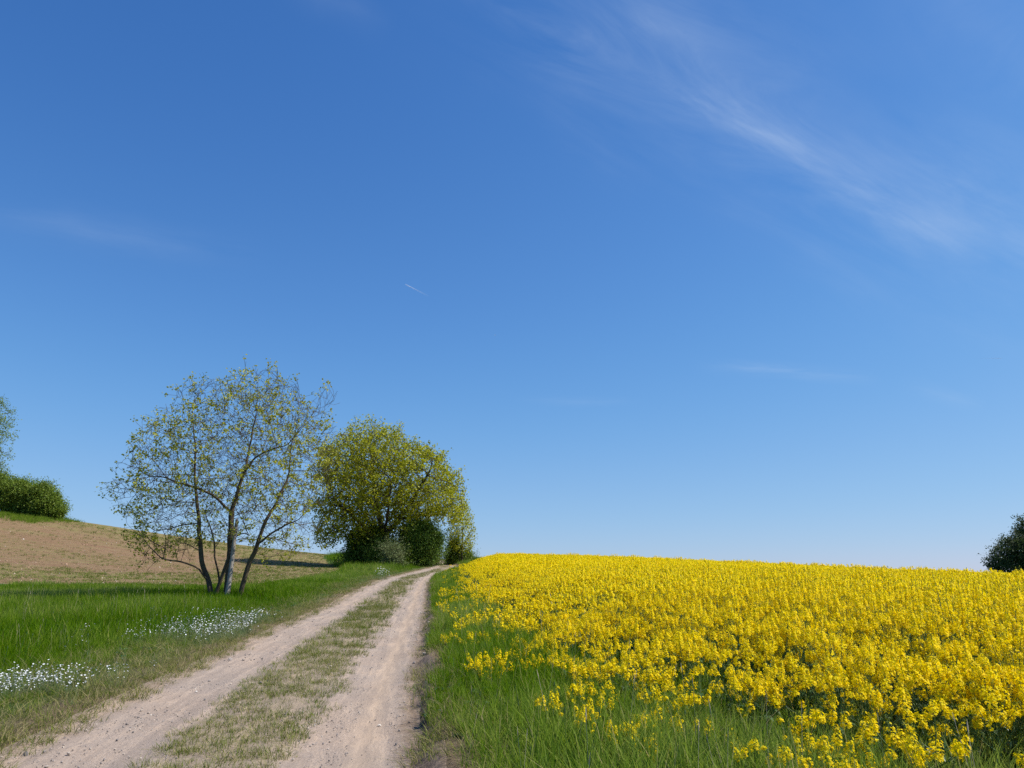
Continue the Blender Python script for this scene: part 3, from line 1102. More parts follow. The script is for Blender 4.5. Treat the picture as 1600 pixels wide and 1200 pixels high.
def rape_parts(hgt, nb, detail, short=False):
    """MB per part: stem, leaves, one per flower head."""
    st, lv, heads = MB(), MB(), []
    sk = plant_skeleton(hgt, nb)
    for pts, rad, main in sk:
        tube(st, pts, rad * (1 if detail else 1.4), 5 if detail else 3, 0, rng.random())
        d = pts[-1] - pts[-2]
        h = MB()
        L = rng.uniform(.07, .13) * (1.15 if main else 0.9)
        rd = rng.uniform(.025, .037) * (1.1 if main else .95)
        if rng.random() < 0.15 and not main:
            L, rd = .03, .018
        if detail:
            raceme(h, pts[-1] + d / np.linalg.norm(d) * .01, d, L, rd, int(46 * rd / .031 * (L / .08) ** .6), .0102, 0, 1)
        else:
            raceme(h, pts[-1], d, L * 1.25, rd * 1.15, 17, .0175, 0, 1, False, False)
        heads.append(h)
        # young pods under the flowers
        ax = d / np.linalg.norm(d)
        for _ in range(5 if detail else 2):
            q = pts[-1] - ax * rng.uniform(L, L + .10)
            a = rng.uniform(0, 6.28)
            o_ = np.array([math.cos(a), math.sin(a), .8]) * rng.uniform(.02, .04)
            tube(st, [q, q + o_], [.001, .0007], 3, 0, rng.random())
    nl = 10 if hgt > .8 else 8
    for k in range(nl):
        f = rng.uniform(.04, .62)
        a = rng.uniform(0, 6.28)
        Lf = (0.20 - 0.16 * f) * rng.uniform(.8, 1.2) * (1 if hgt > .8 else .8)
        broad_leaf(lv, np.array([0, 0, hgt * f]), np.array([math.cos(a), math.sin(a), rng.uniform(.2, .7)]), Lf, Lf * .42, 0, .6)
    return st, lv, heads


def merge_variant(hgt, nb, detail):
    st, lv, heads = rape_parts(hgt, nb, detail)
    big = MB()

    def absorb(src, mimap):
        off = 0
        for (f, mi), v, a in zip(src.F, src.V, src.A):
            big.add(v, f - off, mimap[mi], a)
            off += len(v)
    absorb(st, {0: 2})
    absorb(lv, {0: 3})
    for h in heads:
        absorb(h, {0: 0, 1: 1})
    return big.obj('rapeseed', [M['petal'], M['bud'], M['stalk'], M['rape_leaf']], link=False)


def far_variant(nhead):
    """A small stand of plants seen from far off: heads on stalks over leaves."""
    mb = MB()
    for k in range(nhead):
        p = np.array([rng.uniform(-.28, .28), rng.uniform(-.28, .28), 1.2 * rng.uniform(.80, 1.03)])
        raceme(mb, p, np.array([rng.normal(0, .1), rng.normal(0, .1), 1]), rng.uniform(.10, .18), .048, 12, .024, 0, 1, False, False)
        if k % 2 == 0:
            tube(mb, [p * [1, 1, .1], p - [0, 0, .1]], [.005, .004], 3, 2, rng.random())
    for k in range(7):
        a = rng.uniform(0, 6.28)
        broad_leaf(mb, np.array([rng.uniform(-.2, .2), rng.uniform(-.2, .2), rng.uniform(.1, .75)]), np.array([math.cos(a), math.sin(a), .4]), .22, .10, 3, .5)
    return mb.obj('rapeseed', [M['petal'], M['bud'], M['stalk'], M['rape_leaf']], link=False)


# positions: a jittered stand, thin and short at the margin
xs, ys, lod = [], [], []
for r0, r1, dn, ld_ in ((2.5, 14, 26, 0), (14, 34, 19, 1), (34, 62, 5.0, 2), (62, 112, 3.2, 2)):
    a, b = polar_points(r0, r1, dn, -10, 39)
    k = in_view(a, b, 1.0, 1.08)
    xs.append(a[k])
    ys.append(b[k])
    lod.append(np.full(k.sum(), ld_))
x, y, lod = np.concatenate(xs), np.concatenate(ys), np.concatenate(lod)
ci = crop_in(x, y)
gap = fbm(x * 0.8, y * 0.8, 101, 3)
edge_p = smooth(-0.3, 2.3, ci + 1.0 * (gap - 0.5))
keep = (ci > -0.5) & (rng.random(len(x)) < 0.16 + 0.84 * edge_p) & (np.hypot(x, y) > 3.4)
keep &= ~((lod < 2) & (gap < 0.34) & (rng.random(len(x)) < 0.45))
keep &= ~((y > 88) & (x < -4.9))
x, y, lod, ci, gap = x[keep], y[keep], lod[keep], ci[keep], gap[keep]
hh = crop_height(ci + 1.4 * (gap - .5)) * (0.86 + 0.28 * rng.random(len(x)))
tall = rng.random(len(x)) < 0.035
hh = np.where(tall, hh * 1.15, hh)
z = H(x, y) + verge_lift(track_u(x, y), y) * 0
order = np.argsort(np.hypot(x, y))
x, y, z, lod, ci, hh = (a[order] for a in (x, y, z, lod, ci, hh))
hgts = [0.45, 0.5, 0.7, 0.75, 1.0, 1.05, 1.2, 1.25]
base_h = np.array(hgts)

# within the frame and large in it -> individual plants
inframe = np.abs(x) < (y * np.cos(PITCH) + (z + hh - EYE_Z) * math.sin(PITCH)) * HALF_W * 1.0
elev = (z + hh - EYE_Z) / y
inframe &= np.arctan(elev) - PITCH > -math.atan(600 / FPX)
cand = np.where(inframe)[0][:300]
is_ind = np.zeros(len(x), bool)
is_ind[cand] = True

protos = []
for hgt in hgts:
    for _ in range(2):
        st, lv, heads = rape_parts(hgt, int(rng.integers(5, 9)), True)
        protos.append(dict(h=hgt, stem=st.mesh('rapeseed stem', [M['stalk']], True), leaves=lv.mesh('rapeseed leaves', [M['rape_leaf']], True),
                           heads=[h.mesh('rapeseed flower head', [M['petal'], M['bud']]) for h in heads]))
LBL = 'yellow flowering rapeseed plant among its many alike neighbours along the near margin of the crop'
GRP = 'rapeseed plants along the near margin of the crop'
for j in cand:
    c_ = np.argsort(np.abs(base_h - hh[j]))[0]
    pr = protos[2 * c_ + int(rng.integers(0, 2))]
    e = empty('rapeseed_plant', (x[j], y[j], z[j]))
    e.rotation_euler = (rng.normal(0, .05), rng.normal(0, .05), rng.uniform(0, 6.28))
    s_ = hh[j] / pr['h']
    e.scale = (s_, s_, s_)
    tag(e, LBL, 'rapeseed plant', GRP)
    for nm, me in [('stem', pr['stem']), ('leaves', pr['leaves'])] + [('flower_head', h) for h in pr['heads']]:
        c_o = bpy.data.objects.new(nm, me)
        COL.objects.link(c_o)
        c_o.parent = e

Vn = [merge_variant(h_, int(rng.integers(5, 9)), True) for h_ in hgts]
Vm = [merge_variant(h_, int(rng.integers(5, 8)), False) for h_ in hgts]
Vf = [far_variant(17) for _ in range(4)]
rest = ~is_ind
x, y, z, lod, hh = (a[rest] for a in (x, y, z, lod, hh))
near_i = np.abs(base_h[None] - hh[:, None]).argmin(1)
idx = np.where(lod == 0, near_i, np.where(lod == 1, 8 + near_i, 16 + rng.integers(0, 4, len(x))))
scl = np.where(lod < 2, hh / base_h[near_i], hh / 1.2)
n = len(x)
print('rape', n, 'individual', len(cand))
scatter('rapeseed_crop', np.stack([x, y, z], 1), np.stack([rng.normal(0, .06, n), rng.normal(0, .06, n), rng.uniform(0, 6.28, n)], 1), scl, idx,
        np.clip(rng.normal(0, .25, n), -.7, .7), Vn + Vm + Vf, 'dense field of flowering yellow rapeseed filling the ground right of the track', 'rapeseed')


# ------------------------------------------------------------------ white flowers beside the track
def flower_patch_variant():
    mb = MB()
    for k in range(6):
        p = np.array([rng.uniform(-.09, .09), rng.uniform(-.09, .09), 0])
        h_ = rng.uniform(.10, .22)
        q = p + [rng.normal(0, .02), rng.normal(0, .02), h_]
        tube(mb, [p, q], [.0012, .001], 3, 1, .5)
        nrm = np.array([rng.normal(0, .45), rng.normal(0, .45) - .25, 1])
        nrm /= np.linalg.norm(nrm)
        s, b = frame_of(nrm)
        for m5 in range(5):
            an = m5 * 2 * np.pi / 5
            d = math.cos(an) * s + math.sin(an) * b
            e_ = -math.sin(an) * s + math.cos(an) * b
            mb.add([q, q + d * .0055 + e_ * .004 + nrm * .002, q + d * .0095 + nrm * .003, q + d * .0055 - e_ * .004 + nrm * .002], [[0, 1, 2, 3]], 0, rng.random())
    blades(mb, 22, .13, .10, .004, 1.0, 1)
    return mb.obj('white flowers', [M['white_petal'], M['grey_leaf']], link=False)


VW = [flower_patch_variant() for _ in range(4)]


def white_patch(cent_px, dist, sx_, sy_, ang, n, label, scale=1.0, more=(), umax=-2.0):
    d = pixdir(*cent_px)
    if dist is None:
        cxy = np.array(plane_px(*cent_px))
    else:
        cxy = px_at(cent_px[0], cent_px[1], dist)[:2]
    x_, y_ = np.zeros(0), np.zeros(0)
    for cxy, sx_, sy_, n in [(cxy, sx_, sy_, n)] + [(np.array(plane_px(*q[0])), q[1], q[2], q[3]) for q in more]:
        a = rng.normal(0, .5, n) * sx_
        b = rng.normal(0, .5, n) * sy_
        x_ = np.concatenate([x_, cxy[0] + a * math.cos(ang) - b * math.sin(ang)])
        y_ = np.concatenate([y_, cxy[1] + a * math.sin(ang) + b * math.cos(ang)])
    k = fbm(x_ * 1.7, y_ * 1.7, 111, 3) > 0.42
    x_, y_ = x_[k], y_[k]
    uu = track_u(x_, y_)
    k = (uu < umax)
    x_, y_ = x_[k], y_[k]
    z_, _ = ground_z(x_, y_)
    m_ = len(x_)
    scatter('white_flowers', np.stack([x_, y_, z_], 1), np.stack([np.zeros(m_), np.zeros(m_), rng.uniform(0, 6.28, m_)], 1), rng.uniform(.8, 1.3, m_) * scale,
            rng.integers(0, 4, m_), rng.uniform(-.3, .3, m_), VW, label, 'wildflowers')


white_patch((56, 1088), None, .95, .9, 0.1, 150, 'dense clump of small white flowers in the grass by the near bend of the left rut', 1.05)
white_patch((342, 998), None, 1.8, 1.7, 0.9, 190, 'long loose drift of small white flowers in the verge in front of the slender sparse-leaved oak', 1.3, [((392, 978), 1.3, 1.8, 150)])
white_patch((609, 905), 55, .8, 1.8, 0.2, 150, 'small bright patch of white flowers far up the track below the big leafy oak', 3.0, umax=-1.6)


# ------------------------------------------------------------------ TREES
def poly_inside(P, Q):
    x, z = Q[:, 0], Q[:, 1]
    ins = np.zeros(len(Q), bool)
    j = len(P) - 1
    for i in range(len(P)):
        xi, zi, xj, zj = P[i, 0], P[i, 1], P[j, 0], P[j, 1]
        c = ((zi > z) != (zj > z)) & (x < (xj - xi) * (z - zi) / (zj - zi + 1e-12) + xi)
        ins ^= c
        j = i
    return ins


def poly_dist(P, Q):
    d = np.full(len(Q), 1e9)
    for i in range(len(P)):
        a, b = P[i], P[(i + 1) % len(P)]
        ab = b - a
        t_ = np.clip(((Q - a) @ ab) / (ab @ ab + 1e-12), 0, 1)
        d = np.minimum(d, np.linalg.norm(Q - (a + t_[:, None] * ab), axis=1))
    return d


def crown_points(outline_px, D, n, depth=1.0, holes=0.0, seed=0):
    """Attraction points filling a round crown volume whose outline is as wide and high as the real one."""
    P = np.array([px_at(px, py, D)[[0, 2]] for px, py in outline_px])
    lo, hi = P.min(0), P.max(0)
    out = []
    tot = 0
    while tot < n:
        Q = rng.uniform(lo, hi, (n * 3, 2))
        Q = Q[poly_inside(P, Q)]
        d = poly_dist(P, Q)
        Rm = max(0.6, d.max())
        q = np.clip(d / Rm, 0, 1)
        half = np.sqrt(np.clip(1 - (1 - q) ** 2, 0, 1)) * Rm * depth
        w = half / (Rm * depth)
        rough = vnoise(Q[:, 0] / (Rm * .13) + seed, Q[:, 1] / (Rm * .13), 17 + seed)
        k = (rng.random(len(Q)) < w) & (d > .15 * Rm * np.clip(rough * 1.5 - .35, 0, 1))
        Q, half = Q[k], half[k]
        yy = rng.uniform(-1, 1, len(Q)) * half
        pts = np.stack([Q[:, 0], D + yy, Q[:, 1]], 1)
        if holes:
            nz = vnoise(pts[:, 0] / (Rm * .17) + seed + np.floor(pts[:, 1] / (Rm * .22)) * 3.7, pts[:, 2] / (Rm * .13) + np.floor(pts[:, 1] / (Rm * .22)) * 1.37, 5 + seed)
            pts = pts[nz > holes]
        out.append(pts)
        tot += len(pts)
    return np.concatenate(out)[:n]


def colonize(paths, att, step, infl, kill, iters=120, grav=0.0):
    """Space colonisation from given limbs. Returns nodes, parents."""
    nodes, par = [], []
    for path in paths:
        path = [np.asarray(p, float) for p in path]
        if path[0].shape == ():
            continue
        start = -1
        if nodes:
            d = np.linalg.norm(np.array(nodes) - path[0], axis=1)
            if d.min() < step * 1.5:
                start = int(d.argmin())
        prev = start
        for a, b in zip(path[:-1], path[1:]):
            m_ = max(1, int(np.linalg.norm(b - a) / step))
            for q in range(m_):
                if prev == -1 or q > 0 or a is not path[0]:
                    pass
                p = a + (b - a) * (q / m_) + (rng.normal(0, step * .15, 3) if prev != -1 else 0)
                nodes.append(p)
                par.append(prev)
                prev = len(nodes) - 1
        nodes.append(path[-1])
        par.append(prev)
    N = np.array(nodes)
    par = list(par)
    A = att.copy()
    dmin = np.full(len(A), 1e9)
    near = np.zeros(len(A), int)

    def update(new0):
        for s in range(new0, len(N), 400):
            blk = N[s:s + 400]
            d = ((A[:, None] - blk[None]) ** 2).sum(-1)
            j = d.argmin(1)
            dm = d[np.arange(len(A)), j]
            better = dm < dmin
            dmin[better] = dm[better]
            near[better] = s + j[better]
    update(0)
    seen = {}
    for it in range(iters):
        if len(A) == 0:
            break
        act = dmin < infl ** 2
        if not act.any():
            infl *= 1.5
            if infl > 50:
                break
            continue
        dirs = A[act] - N[near[act]]
        dirs /= np.linalg.norm(dirs, axis=1)[:, None] + 1e-9
        idx_ = near[act]
        uq, inv = np.unique(idx_, return_inverse=True)
        acc = np.zeros((len(uq), 3))
        np.add.at(acc, inv, dirs)
        nrm = np.linalg.norm(acc, axis=1)
        acc = acc / (nrm[:, None] + 1e-9)
        parr = np.array(par)
        pd = N[uq] - N[np.maximum(parr[uq], 0)]
        pd /= np.linalg.norm(pd, axis=1)[:, None] + 1e-9
        acc = acc + 0.35 * pd + rng.normal(0, .17, acc.shape) + np.array([0, 0, grav])
        acc /= np.linalg.norm(acc, axis=1)[:, None]
        newp = N[uq] + acc * step
        cnt = np.array([seen.get(int(q), 0) for q in uq])
        ok = cnt < 3
        for q in uq[ok]:
            seen[int(q)] = seen.get(int(q), 0) + 1
        if not ok.any():
            # stuck attractors
            bad = np.isin(near, uq) & act
            A, dmin, near = A[~bad], dmin[~bad], near[~bad]
            continue
        n0 = len(N)
        N = np.concatenate([N, newp[ok]])
        par.extend(uq[ok].tolist())
        update(n0)
        keep_ = dmin > kill ** 2
        bad = np.isin(near, uq[~ok]) if (~ok).any() else np.zeros(len(A), bool)
        keep_ &= ~bad
        A, dmin, near = A[keep_], dmin[keep_], near[keep_]
    return N, np.array(par)


def tree_radii(N, par, r_tip, r_base):
    n = len(N)
    kids = np.zeros(n, int)
    for p in par:
        if p >= 0:
            kids[p] += 1
    tips = (kids == 0).sum()
    nroots = max(1, (par < 0).sum())
    ex = math.log(max(2, tips / nroots)) / math.log(r_base / r_tip)
    acc = np.where(kids == 0, r_tip ** ex, 0.0)
    for i in range(n - 1, -1, -1):
        if par[i] >= 0:
            acc[par[i]] += acc[i]
    return acc ** (1 / ex), kids


def skeleton_mesh(mb, N, par, rad, mi=0):
    n = len(N)
    children = [[] for _ in range(n)]
    for i, p in enumerate(par):
        if p >= 0:
            children[p].append(i)
    stack = [(i, -1) for i in range(n) if par[i] < 0]
    while stack:
        s, frm = stack.pop()
        chain = [] if frm < 0 else [frm]
        i = s
        while True:
            chain.append(i)
            ch = children[i]
            if not ch:
                break
            ch = sorted(ch, key=lambda k: -rad[k])
            for o_ in ch[1:]:
                stack.append((o_, i))
            i = ch[0]
        if len(chain) < 2:
            continue
        pts = N[chain]
        rr = rad[chain].copy()
        if frm >= 0:
            rr[0] = rr[1]
        else:
            rr[0] *= 1.35
            if len(rr) > 2:
                rr[1] *= 1.12
        sides = 9 if rr.max() > .08 else 6 if rr.max() > .03 else 4 if rr.max() > .012 else 3
        if len(pts) > 4:
            pts = pts.copy()
            pts[1:-1] = pts[1:-1] * .5 + (pts[:-2] + pts[2:]) * .25
        tube(mb, pts, rr, sides, mi)


def add_twigs(N, par, rad, n, length, rmax):
    """Fine side twigs on the thin wood; returns the grown arrays and the new tips."""
    thin = np.where((rad < rmax) & (par >= 0))[0]
    src = thin[rng.integers(0, len(thin), n)]
    d0 = N[src] - N[par[src]]
    d0 /= np.linalg.norm(d0, axis=1)[:, None] + 1e-9
    d = d0 * .6 + rng.normal(0, .75, (n, 3)) + [0, 0, .15]
    d /= np.linalg.norm(d, axis=1)[:, None]
    L = length * rng.uniform(.4, 1.2, n)[:, None]
    a = N[src] + d * L * .5 + rng.normal(0, length * .05, (n, 3))
    b = a + (d + rng.normal(0, .3, (n, 3)) + [0, 0, .12]) * L * .5
    k = len(N)
    return np.concatenate([N, a, b]), np.concatenate([par, src, np.arange(k, k + n)]), np.arange(k + n, k + 2 * n)


def leaf_clusters(mb, C, per, spread, size, up=0.3, vshift=0.0, aspect=.55):
    """Small folded leaves round each of the points C."""
    n = len(C) * per
    c = np.repeat(C, per, 0) + rng.normal(0, spread, (n, 3))
    d = rng.normal(0, 1, (n, 3)) + np.array([0, 0, -0.1])
    d /= np.linalg.norm(d, axis=1)[:, None]
    nr = rng.normal(0, 1, (n, 3)) + np.array([0, 0, up * 3])
    s = np.cross(d, nr)
    s /= np.linalg.norm(s, axis=1)[:, None] + 1e-9
    nn = np.cross(s, d)
    L = size * rng.uniform(.6, 1.25, n)
    W = L * aspect
    p0 = c
    p1 = c + d * (L * .55)[:, None] + s * (W * .5)[:, None] + nn * (W * .15)[:, None]
    p2 = c + d * L[:, None]
    p3 = c + d * (L * .55)[:, None] - s * (W * .5)[:, None] + nn * (W * .15)[:, None]
    cl_v = np.repeat(rng.uniform(0, 1, len(C)), per)
    vv = np.clip(cl_v * .5 + rng.uniform(0, 1, n) * .5 + vshift, 0, 1)
    mb.add(np.stack([p0, p1, p2, p3], 1).reshape(-1, 3), np.arange(n * 4).reshape(-1, 4), 0, np.repeat(vv, 4))


def make_tree(name, label, cat, outline, D, n_att, paths, step, infl, kill, r_tip, r_base, leaf_mat, bark, per, spread, size,
              depth=1.0, holes=0.0, seed=0, leaf_frac=1.0, leaf_depth=3, group=None, grav=0.0, aspect=.55, extra=0, twigs=0, twig_len=.5, shell=0.0, slim=1.0):
    att = crown_points(outline, D, n_att, depth, holes, seed)
    base = np.asarray(paths[0][0], float)
    gz = float(H(np.array([base[0]]), np.array([base[1]]))[0])
    for p_ in paths:
        if p_[0][2] < gz + 1.0 and abs(p_[0][2] - gz) < 3.5 and tuple(p_[0]) is not None:
            pass
    N, par = colonize(paths, att, step, infl, kill, grav=grav)
    rad, kids = tree_radii(N, par, r_tip, r_base)
    if slim < 1:         # limbs thin out faster with height
        hz = np.clip((N[:, 2] - gz) / (N[:, 2].max() - gz), 0, 1)
        rad = np.maximum(rad * (1 - (1 - slim) * smooth(.05, .75, hz)), np.minimum(rad, r_tip))
    if twigs:
        N, par, _t = add_twigs(N, par, rad, twigs, twig_len, r_tip * 4)
        kids = np.zeros(len(N), int)
        np.add.at(kids, par[par >= 0], 1)
        rad = np.concatenate([rad, np.full(2 * twigs, r_tip * .95)])
    root = empty(name, (base[0], base[1], gz))
    off = np.array(root.location)
    tk = MB()
    skeleton_mesh(tk, N - off, par, rad)
    tk.obj('trunk', [bark], root, True)
    # distance from the tip, along the wood
    lvl = np.full(len(N), 99)
    for i in range(len(N) - 1, -1, -1):
        if kids[i] == 0:
            lvl[i] = 0
        if par[i] >= 0:
            lvl[par[i]] = min(lvl[par[i]], lvl[i] + 1)
    cand_ = np.where((lvl < leaf_depth) & (rad < r_tip * 5))[0]
    if shell:            # young leaves sit mostly on the outer, sunlit twigs
        ctr = att.mean(0)
        ext = np.abs(att - ctr).max(0)
        q_ = np.linalg.norm((N[cand_] - ctr) / ext, axis=1) + .12 * (N[cand_][:, 2] - ctr[2]) / ext[2]
        cn = vnoise(N[cand_][:, 0] * 1.6 + N[cand_][:, 1] * .9, N[cand_][:, 2] * 1.6, 99)
        q_, cand_ = q_[cn > .34], cand_[cn > .34]
        cand_ = cand_[rng.random(len(cand_)) < (1 - shell) + shell * smooth(.35, .85, q_)]
    cand_ = cand_[rng.random(len(cand_)) < leaf_frac]
    C = N[cand_]
    if extra:
        C = np.concatenate([C, att[rng.integers(0, len(att), extra)]])
    cr = MB()
    leaf_clusters(cr, C - off, per, spread, size, aspect=aspect)
    cr.obj('crown', [leaf_mat], root)
    tag(root, label, cat, group)
    print(name, 'nodes', len(N), 'leaves', len(C) * per)
    return root


def PP(D, *pts, dy=None):
    return [px_at(p[0], p[1], D + (p[2] if len(p) > 2 else 0)) for p in pts]


def foot(path, D):
    """Sets the first point of a limb a little below the ground it stands on."""
    p = path[0]
    p[2] = float(H(np.array([p[0]]), np.array([p[1]]))[0]) - 0.15
    return path


D1 = 31.5
t1 = make_tree('oak_tree', 'slender multi-stemmed oak with sparse new leaves beside the leaning post', 'tree',
               [(172, 772), (195, 715), (222, 668), (262, 640), (282, 612), (320, 586), (352, 592), (398, 571), (428, 574), (462, 585), (480, 612), (498, 622),
                (528, 612), (522, 650), (535, 665), (530, 720), (520, 770), (505, 800), (498, 850), (484, 884), (440, 872), (415, 880), (370, 860), (318, 868), (268, 880), (236, 890), (185, 858), (200, 830), (178, 800)],
               D1, 7000,
               [foot(PP(D1, (331, 932), (326, 908), (316, 888), (311, 850), (309, 800), (304, 745), (306, 700), (300, 650)), D1),
                foot(PP(D1, (342, 932, .4), (344, 905, .4), (337, 880, .3), (336, 850, .3), (326, 815, .2), (318, 790, 0)), D1),
                foot(PP(D1, (356, 934), (358, 900), (360, 850), (361, 800), (370, 770), (384, 735), (390, 700, .3), (400, 650, .5)), D1),
                foot(PP(D1, (373, 932, -.3), (381, 905, -.3), (392, 875, -.3), (402, 850, -.4), (414, 815, -.3), (432, 785, -.1), (452, 745, .2), (456, 690, .3)), D1),
                PP(D1, (384, 735), (400, 715, -.2), (420, 703, -.4), (445, 697, -.8)),
                PP(D1, (361, 800), (340, 780, -.4), (315, 765, -.9), (285, 755, -1.2), (255, 745, -1.0)),
                PP(D1, (358, 850, 0), (368, 838, -.4), (382, 832, -.6), (392, 846, -.6)),
                PP(D1, (402, 850, -.4), (430, 828, -.6), (460, 815, -.9)),
                PP(D1, (326, 908), (312, 888, -.3), (285, 878, -.8), (250, 872, -1.2))],
               0.20, 0.95, 0.27, .0062, .098, M['oak_sparse'], M['bark'], 7, .06, .102, depth=.85, leaf_frac=.64, leaf_depth=1, aspect=.75, grav=.14, twigs=4600, twig_len=.5, shell=.9, slim=.55)

# big oak
D2 = 92
t2 = make_tree('oak_tree', 'big broad oak in yellow-green new leaf overhanging the track', 'tree',
               [(489, 848), (484, 800), (488, 745), (498, 705), (512, 692), (530, 672), (545, 664), (562, 662), (578, 654), (608, 657), (628, 668), (642, 684), (665, 688), (688, 698),
                (705, 718), (722, 738), (736, 765), (738, 800), (722, 822), (700, 828), (684, 824), (660, 832), (640, 845), (610, 850), (570, 852), (530, 858), (508, 866)],
               D2, 11000,
               [foot(PP(D2, (596, 884), (597, 860), (600, 838)), D2),
                PP(D2, (600, 838), (622, 812), (642, 785, -1), (660, 755, -2), (672, 735, -2)),
                PP(D2, (600, 838), (590, 800), (585, 760, 1.5), (580, 715, 2)),
                PP(D2, (597, 860), (575, 830, -1), (545, 800, -2), (520, 780, -3)),
                PP(D2, (622, 812), (660, 805, 1), (700, 802, 1.5)),
                PP(D2, (590, 800), (610, 760, 3), (625, 715, 4)),
                PP(D2, (597, 860), (590, 835, 3), (560, 790, 5)),
                PP(D2, (600, 838), (606, 805, -3), (610, 770, -5))],
               0.42, 2.2, 0.60, .017, .50, M['oak_spring'], M['bark_dark'], 7, .24, .24, depth=.9, holes=.40, leaf_frac=.72, leaf_depth=2, aspect=.8, extra=700, twigs=3500, twig_len=.9)


def bush(name, label, outline, D, n_att, base_px, leaf_mat, per, spread, size, cat='bush', extra=0, depth=.9, r_base=.06, group=None, leaf_depth=3):
    b = px_at(base_px[0], base_px[1], D)
    b[2] = float(H(np.array([b[0]]), np.array([b[1]]))[0]) - .1
    cz = px_at(base_px[0], min(p[1] for p in outline) * .5 + base_px[1] * .5, D)
    paths = []
    for k in range(5):
        a = rng.uniform(0, 6.28)
        e_ = b + (cz - b) * rng.uniform(.5, 1.0) + np.array([math.cos(a), math.sin(a), 0]) * (cz[2] - b[2]) * .35
        b2 = b + np.array([math.cos(a), math.sin(a), 0]) * .12 * (k > 0)
        paths.append([b2, (b2 + e_) / 2 + rng.normal(0, .1, 3), e_])
    return make_tree(name, label, cat, outline, D, n_att, paths, .30, 1.6, .42, .009, r_base, leaf_mat, M['bark_dark'], per, spread, size,
                     depth=depth, holes=.34, twigs=n_att, twig_len=1.15, extra=extra, leaf_depth=leaf_depth, group=group)


bush('bush', 'dark bush in the deep shade at the left foot of the big oak', [(534, 886), (536, 862), (544, 843), (560, 826), (585, 820), (604, 830), (612, 855), (610, 889), (560, 891)], 93, 1300, (570, 887), M['dark_leaf'], 8, .22, .2, extra=2200)
bush('bush', 'rounded dark green bush filling the right foot of the big oak', [(622, 889), (618, 855), (626, 830), (642, 816), (664, 812), (682, 826), (692, 840), (686, 860), (681, 880), (670, 889)], 91, 1500, (655, 887), M['dark_leaf'], 8, .22, .2, extra=2400)
bush('shrub', 'small pale grey-green shrub standing in front of the big oak', [(600, 880), (597, 862), (604, 852), (616, 850), (626, 860), (628, 874), (620, 884)], 84, 420, (613, 887), M['pale_leaf'], 6, .12, .12, extra=250, r_base=.05, cat='shrub')
bush('shrub', 'low tangled shrub under the middle of the big oak', [(572, 889), (576, 862), (596, 846), (625, 848), (642, 860), (646, 889)], 89, 1000, (610, 888), M['mid_leaf'], 7, .2, .17, extra=1200, cat='shrub')
bush('shrub', 'scruffy brownish green shrub between the round bush and the track', [(668, 884), (672, 866), (684, 858), (692, 864), (690, 880)], 97, 200, (679, 885), M['mid_leaf'], 5, .14, .13, cat='shrub', r_base=.04)

D3 = 99
make_tree('young_tree', 'small slim tree with airy leaves where the crop meets the track', 'tree',
          [(700, 858), (698, 835), (702, 815), (706, 796), (716, 786), (728, 782), (736, 795), (742, 815), (746, 838), (740, 858), (728, 866), (712, 866)],
          D3, 1700,
          [foot(PP(D3, (722, 884), (722, 855), (724, 825), (722, 800)), D3), foot(PP(D3, (718, 884), (716, 855), (711, 830)), D3), PP(D3, (722, 855), (732, 835, .5), (738, 825, .5))],
          .32, 1.6, .46, .010, .11, M['oak_spring'], M['bark_dark'], 7, .2, .2, depth=.95, leaf_frac=.7, extra=200, aspect=.8)
bush('bush', 'dark bush at the left foot of the small slim tree', [(695, 886), (697, 862), (703, 846), (714, 843), (720, 858), (722, 886)], 100, 520, (708, 886), M['mid_leaf'], 7, .18, .16, extra=500)
bush('bush', 'low green bush between the small slim tree and the rapeseed', [(720, 884), (722, 866), (732, 860), (740, 868), (742, 880)], 101, 300, (731, 884), M['mid_leaf'], 7, .16, .15, extra=260)

# left crest
bush('bush', 'rounded bush at the right end of the row on the crest of the ploughed field', [(48, 803), (50, 778), (56, 762), (70, 756), (82, 768), (92, 782), (102, 796), (98, 805), (80, 808)], 108, 1100, (68, 806), M['mid_leaf'], 8, .22, .24, extra=1500)
bush('bush', 'middle bush of the row on the crest of the ploughed field', [(10, 800), (8, 772), (14, 755), (28, 747), (42, 752), (56, 762), (62, 790), (56, 804)], 109, 1200, (34, 802), M['mid_leaf'], 8, .24, .24, extra=1600)
bush('bush', 'bush cut by the left frame edge on the crest of the ploughed field', [(-50, 798), (-52, 765), (-30, 745), (-8, 736), (10, 742), (18, 760), (20, 798)], 110, 1300, (-15, 799), M['mid_leaf'], 8, .24, .24, extra=1600)
D4 = 108
make_tree('tall_tree', 'tall sparse tree of which only branch tips reach in at the left frame edge', 'tree',
          [(-150, 700), (-140, 640), (-100, 600), (-60, 585), (-20, 600), (8, 618), (21, 634), (14, 655), (20, 668), (10, 682), (14, 700), (8, 722), (-20, 745), (-90, 760), (-140, 745)],
          D4, 2600,
          [foot(PP(D4, (-68, 800), (-66, 750), (-64, 700), (-60, 650)), D4), PP(D4, (-66, 750), (-35, 712), (-8, 690)), PP(D4, (-64, 700), (-90, 660)), PP(D4, (-64, 700), (-30, 655), (-5, 640))],
          .40, 2.2, .60, .013, .30, M['mid_leaf'], M['bark_dark'], 8, .24, .25, depth=.9, holes=.3, leaf_frac=.9, extra=700)

